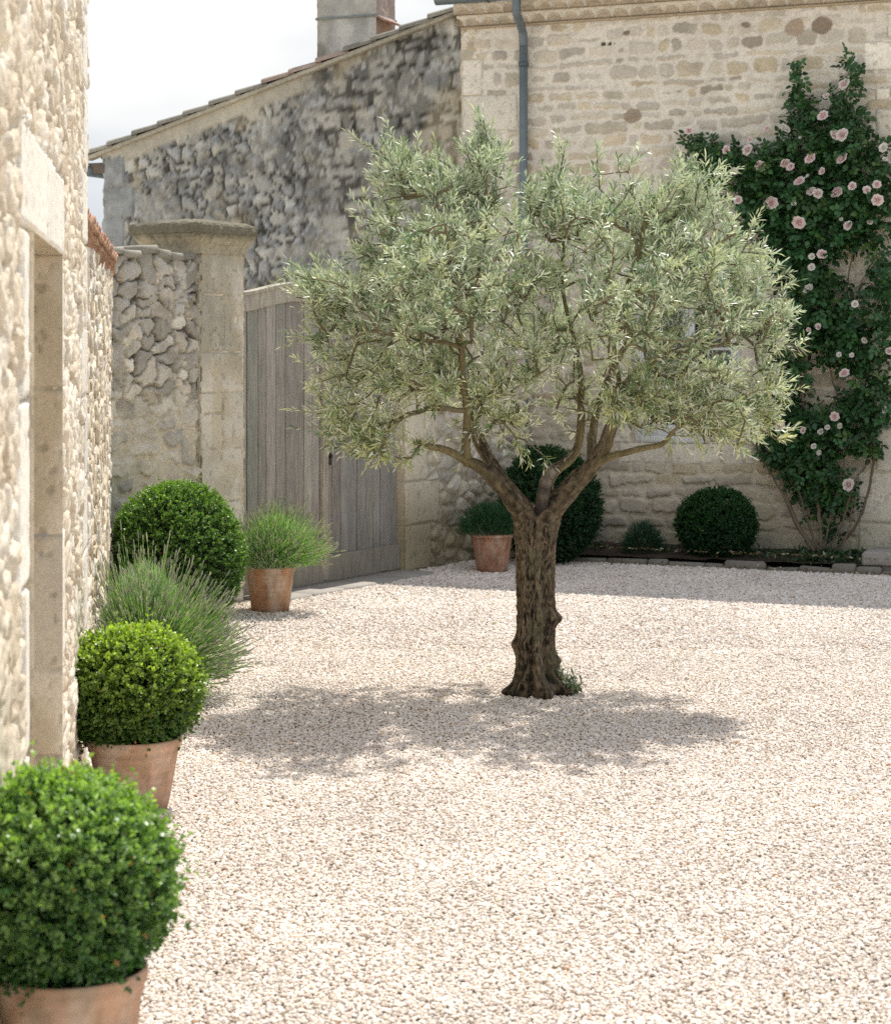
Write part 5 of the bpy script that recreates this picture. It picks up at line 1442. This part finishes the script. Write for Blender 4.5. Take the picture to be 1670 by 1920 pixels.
# trunk
ctl = [(1300, 1008, 54), (1285, 1006, 46), (1265, 1004, 40), (1240, 1003, 37), (1210, 1001, 36), (1180, 1003, 35), (1150, 1004, 35), (1110, 1003, 34), (1060, 1002, 34), (1020, 1003, 35), (995, 1004, 38), (975, 1005, 42), (962, 1005, 38)]
ctl = np.array(ctl[::-1], float)
zz_ = np.linspace(-.03, (1300 - 958) * K, 420)
yy = 1300 - zz_ / K
cx_ = np.interp(yy, ctl[:, 0], ctl[:, 1]); rr_ = np.interp(yy, ctl[:, 0], ctl[:, 2]) * K
ker = np.ones(25) / 25
cx_ = np.convolve(np.pad(cx_, 12, 'edge'), ker, 'valid'); rr_ = np.convolve(np.pad(rr_, 12, 'edge'), ker, 'valid')
rr_ = rr_ * np.sqrt(np.maximum(.0005, 1 - np.clip((zz_ - (1300 - 1010) * K) / ((1010 - 958) * K), 0, 1) ** 2))
nth = 260; th = np.arange(nth) * 2 * math.pi / nth
ZZ, TH = np.meshgrid(zz_, th, indexing='ij')
tw = TH + .55 * ZZ
lob = .085 * np.sin(3 * tw + 1.0) + .06 * np.sin(5 * tw + 2.2 + 2 * ZZ) + .04 * np.sin(8 * tw - 3 * ZZ)
lob = lob * (.7 + 1.2 * sstep(.28, 0, ZZ))
flare = sstep(.16, -.02, ZZ) * (.18 * np.maximum(0, np.sin(4 * TH + .6)) + .10 * np.maximum(0, np.sin(7 * TH)))
cth, sth = np.cos(TH), np.sin(TH)
fine = fbm(cth * 6 + 3 + ZZ * 1.2, sth * 6 + ZZ * 1.2, 82.0, 4) - .5
wz_ = TH + .25 * (fbm(cth * 2 + 5, sth * 2 + ZZ * 9, 4.0, 3) - .5)
ridg = 1 - np.abs(2 * fbm(wz_ * 8.0, ZZ * 22.0, 83.0, 3) - 1)
plate = fbm(wz_ * 15, ZZ * 42, 84.0, 3)
seam = np.minimum(1, np.abs(TH - 0)) # keep default
R = rr_[:, None] * (1 + lob + flare + .20 * fine) + .010 * (ridg - .7) * (rr_[:, None] > .02) + .008 * (plate - .5)
def burl(x, y, ang, a, sz):
    global R
    z0 = (1300 - y) * K; dth = np.angle(np.exp(1j * (TH - ang)))
    R = R + a * np.exp(-((ZZ - z0) / sz) ** 2 - (dth / .55) ** 2) * (1 + .5 * fine)
burl(965, 1207, math.pi * 1.02, .022, .035); burl(975, 1200, -2.2, .020, .03); burl(1040, 1160, -.25, .028, .028); burl(1030, 1150, -.7, .016, .03); burl(1045, 1238, -.1, .018, .022)
burl(985, 1275, -1.9, .035, .03); burl(1035, 1282, -.95, .045, .035); burl(1060, 1290, -.35, .05, .03); burl(960, 1292, -2.6, .045, .025); burl(1005, 1290, -1.45, .02, .03)
burl(1000, 1000, -1.3, .012, .05); burl(1010, 1090, -1.0, .010, .03)
groove = np.exp(-(np.angle(np.exp(1j * (TH + 1.5 + .5 * np.sin(ZZ * 6)))) / .16) ** 2) * sstep(.42, .1, ZZ) * .018
R = R - groove
Xc = (cx_[:, None] - CX) * K
V = np.stack([Xc + R * cth, TD + R * sth, ZZ], -1)
cv = np.clip(.42 + 1.5 * (ridg - .68) + 1.7 * (plate - .5) + .9 * fine, .02, 1.5)
bc0, bc1 = np.array([.018, .014, .010]), np.array([.19, .145, .095])
Ct = bc0 + (bc1 - bc0) * cv[..., None]
Ct = mixc(Ct, np.array([.13, .125, .07]) + 0 * Ct, .5 * sstep(.55, .72, fbm(TH * 2, ZZ * 6, 85.0)))
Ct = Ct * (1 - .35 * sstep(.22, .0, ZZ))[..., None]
i, j = np.meshgrid(np.arange(len(zz_) - 1), np.arange(nth), indexing='ij'); j2 = (j + 1) % nth
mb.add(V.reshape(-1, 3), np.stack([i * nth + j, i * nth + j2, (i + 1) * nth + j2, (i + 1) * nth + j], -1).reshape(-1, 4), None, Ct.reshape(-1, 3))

# limbs (photo pixels and depth offset, radius in px)
limbs = [
    ([(1000, 1010, 0, 36), (985, 962, .0, 31), (955, 925, -.02, 25), (925, 893, -.04, 21), (893, 872, -.05, 16), (868, 858, -.05, 11), (838, 845, -.08, 9), (805, 838, -.10, 8), (775, 828, -.12, 6)], 1),
    ([(955, 925, -.02, 22), (930, 885, .06, 19), (905, 840, .14, 16), (882, 790, .2, 14), (872, 740, .24, 12), (862, 680, .28, 10), (858, 620, .30, 9), (880, 560, .34, 7), (905, 480, .36, 5), (915, 400, .38, 4)], 1),
    ([(880, 872, -.05, 13), (872, 838, -.06, 11), (876, 800, -.08, 10), (876, 760, -.11, 9), (864, 705, -.14, 8), (866, 640, -.18, 7), (850, 560, -.22, 6), (820, 480, -.28, 4), (800, 400, -.32, 3)], 1),
    ([(1006, 1010, 0, 36), (1030, 958, .0, 33), (1058, 925, .0, 28), (1085, 900, .0, 24), (1112, 870, -.02, 21), (1135, 832, -.04, 18), (1150, 790, -.06, 15), (1160, 740, -.08, 13), (1150, 690, -.10, 12), (1143, 640, -.12, 10), (1165, 570, -.16, 8), (1195, 490, -.20, 6), (1210, 400, -.24, 4)], 1),
    ([(1112, 870, -.02, 14), (1145, 858, -.08, 9), (1180, 845, -.12, 8), (1215, 838, -.16, 7), (1243, 834, -.2, 7), (1255, 815, -.22, 5), (1275, 795, -.26, 4)], 1),
    ([(1035, 955, .02, 20), (1022, 915, .10, 18), (1032, 885, .14, 17), (1055, 872, .18, 13), (1080, 850, .22, 12), (1088, 800, .26, 10), (1090, 740, .3, 9), (1085, 680, .34, 8), (1070, 610, .38, 6), (1050, 540, .42, 5), (1060, 440, .42, 4)], 1),
    ([(1160, 735, -.08, 9), (1185, 705, -.12, 7), (1220, 680, -.16, 6), (1265, 664, -.2, 5), (1310, 655, -.26, 4), (1370, 640, -.3, 3)], 1),
    ([(1112, 868, .0, 15), (1108, 820, .10, 11), (1120, 760, .18, 9), (1150, 680, .26, 8), (1210, 600, .34, 6), (1290, 520, .4, 4)], 1),
    ([(866, 650, -.18, 6), (820, 640, -.25, 5), (770, 636, -.3, 4), (700, 620, -.34, 3)], 1),
    ([(862, 690, .28, 7), (800, 640, .4, 5), (730, 560, .5, 4), (680, 500, .55, 3)], 1),
    ([(1165, 570, -.16, 6), (1230, 520, -.25, 5), (1310, 470, -.34, 4), (1380, 440, -.36, 3)], 1),
]
nodes = []; nrad = []; npar = []; allow = []
def bark_bump(pts, th_):
    s_ = np.cumsum(np.r_[0, np.linalg.norm(np.diff(pts, axis=0), axis=1)])
    ct, st_ = np.cos(th_)[None], np.sin(th_)[None]
    return 1 + .30 * (fbm(ct * 1.6 + pts[0, 0] * 9 + 0 * s_[:, None], st_ * 1.6 + s_[:, None] * 12, 87.0, 4) - .5) + .22 * (fbm(ct * 5 + 4 + 0 * s_[:, None], st_ * 5 + s_[:, None] * 26, 88.0, 3) - .5)
for pts4, _ in limbs:
    a = np.array(pts4, float)
    p3 = np.array([tp(x, y, dy) for x, y, dy, _r in a]); full = np.c_[p3, a[:, 3] * K * np.where(a[:, 1] < 975, .74, .97)]
    full = smooth(full, 2)
    # resample
    sl_ = np.r_[0, np.cumsum(np.linalg.norm(np.diff(full[:, :3], axis=0), axis=1))]; n = max(6, int(sl_[-1] / .007)); q = np.linspace(0, sl_[-1], n)
    full = np.stack([np.interp(q, sl_, full[:, k]) for k in range(4)], 1)
    full[:, :3] += .006 * np.stack([fbm(q * 9, q * 0 + k, 89.0 + k, 3) - .5 for k in range(3)], 1) * 2
    nz_ = fbm(q * 20, q * 3, 91.0, 3)
    fy = sstep(.035, .012, full[:, 3])
    def limbcol(A, B_, th_, q=q, fy=fy, sd=full[0, 0]):
        nrm = A[:, None] * np.cos(th_)[None, :, None] + B_[:, None] * np.sin(th_)[None, :, None]
        upz = nrm[..., 2]; tt = th_[None] + 0 * q[:, None]; ss = q[:, None] + 0 * tt
        g = fbm(np.cos(tt) * 2.5 + sd * 9 + ss * 6, np.sin(tt) * 2.5 + ss * 11, 86.0, 4); f = fbm(tt * 6, ss * 22 + sd * 5, 87.5, 3)
        smoothb = np.array([.20, .165, .088]) * (.6 + .8 * g)[..., None]
        rough_ = np.array([.075, .058, .040]) * (.35 + 1.7 * f)[..., None]
        thick = sstep(.022, .05, full[:, 3])[:, None]
        rough_ = mixc(rough_, np.array([.40, .36, .31]) + 0 * rough_, .8 * sstep(.60, .68, g) * (1 - thick))
        rd = 1 - np.abs(2 * fbm(tt * 6, ss * 20 + sd, 83.0, 3) - 1)
        rough_ = mixc(rough_, bc0 + (bc1 - bc0) * np.clip(.35 + 1.5 * (rd - .68) + 1.6 * (f - .5), .02, 1.4)[..., None], thick)
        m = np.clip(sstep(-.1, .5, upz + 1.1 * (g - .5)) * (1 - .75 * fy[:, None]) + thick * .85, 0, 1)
        return mixc(smoothb, rough_, m)
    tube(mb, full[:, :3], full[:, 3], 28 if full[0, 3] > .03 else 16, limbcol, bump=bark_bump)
    st = 8
    for k in range(0, n, st):
        nodes.append(full[k, :3]); nrad.append(full[k, 3]); npar.append(-1); allow.append(full[k, 3] < .030)
# sawn stub at the fork
s0 = np.array([tp(1012, 975, -.02), tp(1018, 930, -.05), tp(1024, 895, -.06), tp(1040, 876, -.05)])
s0 = smooth(s0, 3); s0 = s0[np.linspace(0, len(s0) - 1, 13).astype(int)]
tube(mb, s0, np.linspace(.036, .027, 13), 18, np.array([.10, .085, .07]) * (.3 + 1.9 * sstep(.35, .65, fbm(np.arange(13) * .9, np.zeros(13), 5.0, 3)))[:, None], bump=bark_bump)
mb.build('trunk', M_BARK, olive)

# crown volume: ellipsoids (photo px centre, half sizes px, depth centre, depth half size m, weight)
E = [(800, 430, 165, 125, -.05, .55, 1.3), (690, 540, 135, 105, .0, .50, 1.0), (745, 690, 130, 95, -.05, .50, .9), (885, 330, 75, 75, .0, .35, .75), (760, 320, 85, 60, .05, .35, .70), (860, 560, 140, 130, .1, .70, 1.2), (600, 530, 54, 50, .0, .28, .28), (905, 255, 16, 42, .02, .08, .07), (690, 800, 60, 42, -.1, .25, .25), (915, 705, 95, 90, .25, .45, .5), (590, 640, 38, 36, 0, .2, .08),
     (1180, 395, 180, 95, .0, .60, 1.3), (1320, 450, 125, 115, .0, .50, 1.1), (1400, 555, 92, 110, .0, .45, .9), (1240, 560, 180, 130, -.05, .70, 1.5), (1320, 735, 105, 82, -.12, .45, .75), (1190, 740, 105, 65, -.20, .35, .55), (1045, 385, 90, 75, .1, .45, .6), (1290, 335, 50, 42, .0, .25, .2), (1390, 775, 62, 48, -.1, .25, .25), (1010, 520, 70, 90, .2, .4, .4), (1470, 610, 34, 40, 0, .16, .12), (1330, 360, 22, 40, 0, .1, .06), (1050, 320, 16, 50, .1, .1, .06),
     (830, 480, 220, 150, .72, .42, .9), (1220, 490, 220, 150, .72, .42, .9), (1020, 600, 160, 110, .95, .3, .4), (820, 520, 200, 150, -.68, .36, .8), (1230, 540, 200, 160, -.70, .36, .8), (760, 700, 150, 90, .65, .35, .5), (1260, 700, 170, 90, .6, .35, .5), (1040, 640, 60, 60, .35, .3, .15), (960, 775, 60, 50, .2, .3, .12), (1090, 740, 60, 70, .3, .3, .18)]
NT = 1650
wts = np.array([e[6] for e in E]); cnt = np.maximum(3, (wts / wts.sum() * NT)).astype(int)
T = []
E = [(e[0] + (1015 - e[0]) * .035, e[1] + 12, e[2] * .95, e[3] * .93) + e[4:] for e in E]
for e, n in zip(E, cnt):
    d = rand_unit(r, n); q = (r.random(n) ** (1 / 2.2))[:, None] * .97
    c = tp(e[0], e[1], e[4]); T.append(c + d * q * np.array([e[2] * K, e[5], e[3] * K]))
for (x, y, rx, ry, dy, n) in ((640, 790, 60, 50, -.15, 22), (640, 700, 45, 60, -.1, 16), (600, 570, 36, 60, 0, 16), (720, 830, 60, 30, -.2, 14), (930, 770, 60, 60, .0, 20), (1350, 800, 80, 40, -.2, 24), (1430, 720, 40, 60, -.1, 14), (1000, 640, 60, 90, .1, 22)):
    T.append(tp(x, y, dy) + r.normal(size=(n, 3)) * np.array([rx * K * .5, .14, ry * K * .5]))
T = np.concatenate(T)
# extra stray tips that break the outline
T = np.concatenate([T, [tp(905, 222, .02), tp(898, 262, 0), tp(1048, 275, .1), tp(552, 515, 0), tp(562, 640, 0), tp(600, 750, 0), tp(1352, 330, 0), tp(1440, 740, -.1), tp(1490, 650, 0), tp(700, 845, -.1), tp(965, 820, 0), tp(1020, 855, -.1), tp(1375, 835, -.1), tp(680, 268, 0), tp(735, 258, 0), tp(1195, 292, 0), tp(1120, 300, 0)]])
NO = np.array(nodes); NR = list(nrad); NP = list(npar); AL = np.array(allow)
# links inside limbs are not needed: their radius is fixed; grow twigs to every target, nearest first
dist = np.array([np.min(np.linalg.norm(NO[AL] - t, axis=1)) for t in T])
order = np.argsort(dist)
pos = [p for p in NO]; al = list(AL); par = [-1] * len(pos); fixed = len(pos)
PA = np.zeros((40000, 3)); PA[:len(pos)] = NO; ALW = np.zeros(40000, bool); ALW[:len(pos)] = AL; cntn = len(pos)
tips = []; chains = []
centre = np.array([TB[0], TD, 1.35])
for ti in order:
    t = T[ti]
    dv = t - PA[:cntn]; dd = np.linalg.norm(dv, axis=1)
    outw = unit(PA[:cntn] - centre)
    cost = dd * (1.25 - .35 * np.einsum('ij,ij->i', dv, outw) / (dd + 1e-6)) + np.where(ALW[:cntn], 0, 9)
    k = int(np.argmin(cost)); d0 = dd[k]
    if d0 < .03: tips.append((k, unit(t - centre))); continue
    n = max(2, int(d0 / .05)); b = PA[k]
    m = (b + t) / 2 + np.array([0, 0, .10 * d0]) + r.normal(size=3) * .08 * d0
    prev = k; ch = [k]
    for s_ in range(1, n + 1):
        q = s_ / n; p = (1 - q) ** 2 * b + 2 * q * (1 - q) * m + q * q * t + r.normal(size=3) * .004
        PA[cntn] = p; ALW[cntn] = True; par.append(prev); prev = cntn; ch.append(cntn); cntn += 1
    chains.append(ch); tips.append((prev, unit(t - PA[ch[-2]])))
# pipe model radii
wgt = np.zeros(cntn)
for k, _ in tips: wgt[k] += 1
for k in range(cntn - 1, fixed - 1, -1): wgt[par[k]] += wgt[k]
rad = .0016 + .0017 * np.sqrt(np.maximum(wgt, 0)); 
mbt = MB()
for ch in chains:
    idx = np.array(ch); rr2 = rad[idx].copy(); rr2[0] = min(rr2[1] * 1.1, rr2[0])
    rr2 = np.minimum(rr2, .014)
    c_ = np.array([.20, .17, .105]) * r.uniform(.7, 1.15)
    tube(mbt, PA[idx], rr2, 5, c_, cap=False)
# leafy shoots
SB, SD, SL = [], [], []
for k, d in tips:
    p = PA[k]
    nsh = r.integers(3, 6)
    outv = unit((p - centre) * np.array([1, 1, .8]))
    for q in range(nsh):
        back = p
        if q > 0 and par[k] >= 0 and k >= fixed:
            kk = k
            for _ in range(r.integers(0, 4)):
                if kk >= fixed: kk = par[kk]
            back = PA[kk]
        dd = unit(d * .7 + outv * .55 + np.array([0, 0, .35]) + r.normal(size=3) * .62 + np.array([0, 0, -.25]) * (p[2] < 1.5))
        SB.append(back); SD.append(dd); SL.append(r.uniform(.055, .125))
for sp in ((905, 262, 905, 214), (896, 290, 890, 240), (1046, 320, 1048, 272), (735, 300, 733, 256), (1335, 380, 1356, 322), (1328, 395, 1345, 345)):
    a, b = tp(sp[0], sp[1]), tp(sp[2], sp[3]); SB.append(a); SD.append(unit(b - a)); SL.append(np.linalg.norm(b - a))
SB, SD, SL = np.array(SB), np.array(SD), np.array(SL); ns = len(SB)
droop = r.normal(size=(ns, 3)) * .16
def sh(t): return SB + SD * (SL * t)[:, None] + droop * (SL * t * t)[:, None]
sa = unit(np.cross(SD, r.normal(size=(ns, 3)))); sb = np.cross(SD, sa)
for k in range(ns):
    pts3 = np.array([SB[k] + SD[k] * SL[k] * t + droop[k] * SL[k] * t * t for t in (0, .5, 1)])
    tube(mbt, pts3, [.0016, .0013, .0008], 3, (.26, .25, .15), cap=False)
mbt.build('branches', M_TWIG, olive)
B, D, N, LL, W, C = [], [], [], [], [], []
hue = r.random(ns); pal = np.array([(.50, .56, .40), (.39, .46, .31), (.58, .63, .48), (.49, .56, .45), (.54, .57, .36), (.16, .25, .15), (.22, .31, .19)])
hc = pick(pal, hue)
yel = np.clip((1.9 - SB[:, 2]) / .7, 0, 1)       # lower, inner sprays are more yellow green
hc = hc * np.array([.98, 1.0, .92])
hc = hc * (1 + yel[:, None] * np.array([.10, .03, -.22]))
npairs = 8
for k in range(npairs):
    f = (k + .6) / npairs; p = sh(f); ax = unit(SD + 2 * droop * f)
    a = sa if k % 2 else sb
    for sg in (-1, 1):
        keep = r.random(ns) < (.96 if k > 1 else .6)
        keep &= (np.floor(SL / .014) > k)
        dd = unit(a * sg * .75 + ax * (.55 + .65 * f) + .22 * r.normal(size=(ns, 3)))
        B.append(p[keep]); D.append(dd[keep]); N.append((ax + .55 * np.array([0, 0, 1]) + .45 * r.normal(size=(ns, 3)))[keep])
        LL.append((r.uniform(.036, .058, ns) * (1 - .35 * max(0, f - .7)))[keep]); W.append(r.uniform(.0062, .0100, ns)[keep]); C.append((hc * r.uniform(.78, 1.22, (ns, 1)))[keep])
p = sh(1.0); B.append(p); D.append(SD + droop * 2); N.append(r.normal(size=(ns, 3)) + [0, 0, 1]); LL.append(r.uniform(.03, .045, ns)); W.append(np.full(ns, .008)); C.append(hc * 1.15)
B, D, N, LL, W, C = map(np.concatenate, (B, D, N, LL, W, C))
mb = MB(); leaves(mb, B, D, N, LL, W, C, bend=r.normal(.08, .14, len(B)), fold=.12, w1=.9, w2=.95)
print('olive shoots', ns, 'leaves', len(B))
mb.build('crown', M_OLIVE, olive)
# suckers at the foot
mb = MB(); B, D, N, LL, C = [], [], [], [], []
for k in range(26):
    b = tp(1050 + r.uniform(-5, 38), 1294, r.uniform(-.10, .05)); b[2] = .0
    hh = r.uniform(.06, .13) if k > 1 else .20
    dv = unit(np.array([r.normal() * .3, r.normal() * .3, 1])); tip = b + dv * hh
    tube(mb, [b, (b + tip) / 2, tip], [.002, .0016, .001], 4, (.14, .17, .06), cap=False)
    for f in np.linspace(.15, 1, 8):
        for sg in range(2):
            B.append(b + dv * hh * f); D.append(unit(r.normal(size=3) + dv * .7)); N.append(r.normal(size=3) + [0, 0, 1]); LL.append(r.uniform(.025, .045)); C.append(np.array([.13, .20, .07]) * r.uniform(.6, 1.4))
leaves(mb, np.array(B), np.array(D), np.array(N), np.array(LL), .008, np.array(C))
mb.build('suckers', M_OLIVE, olive)
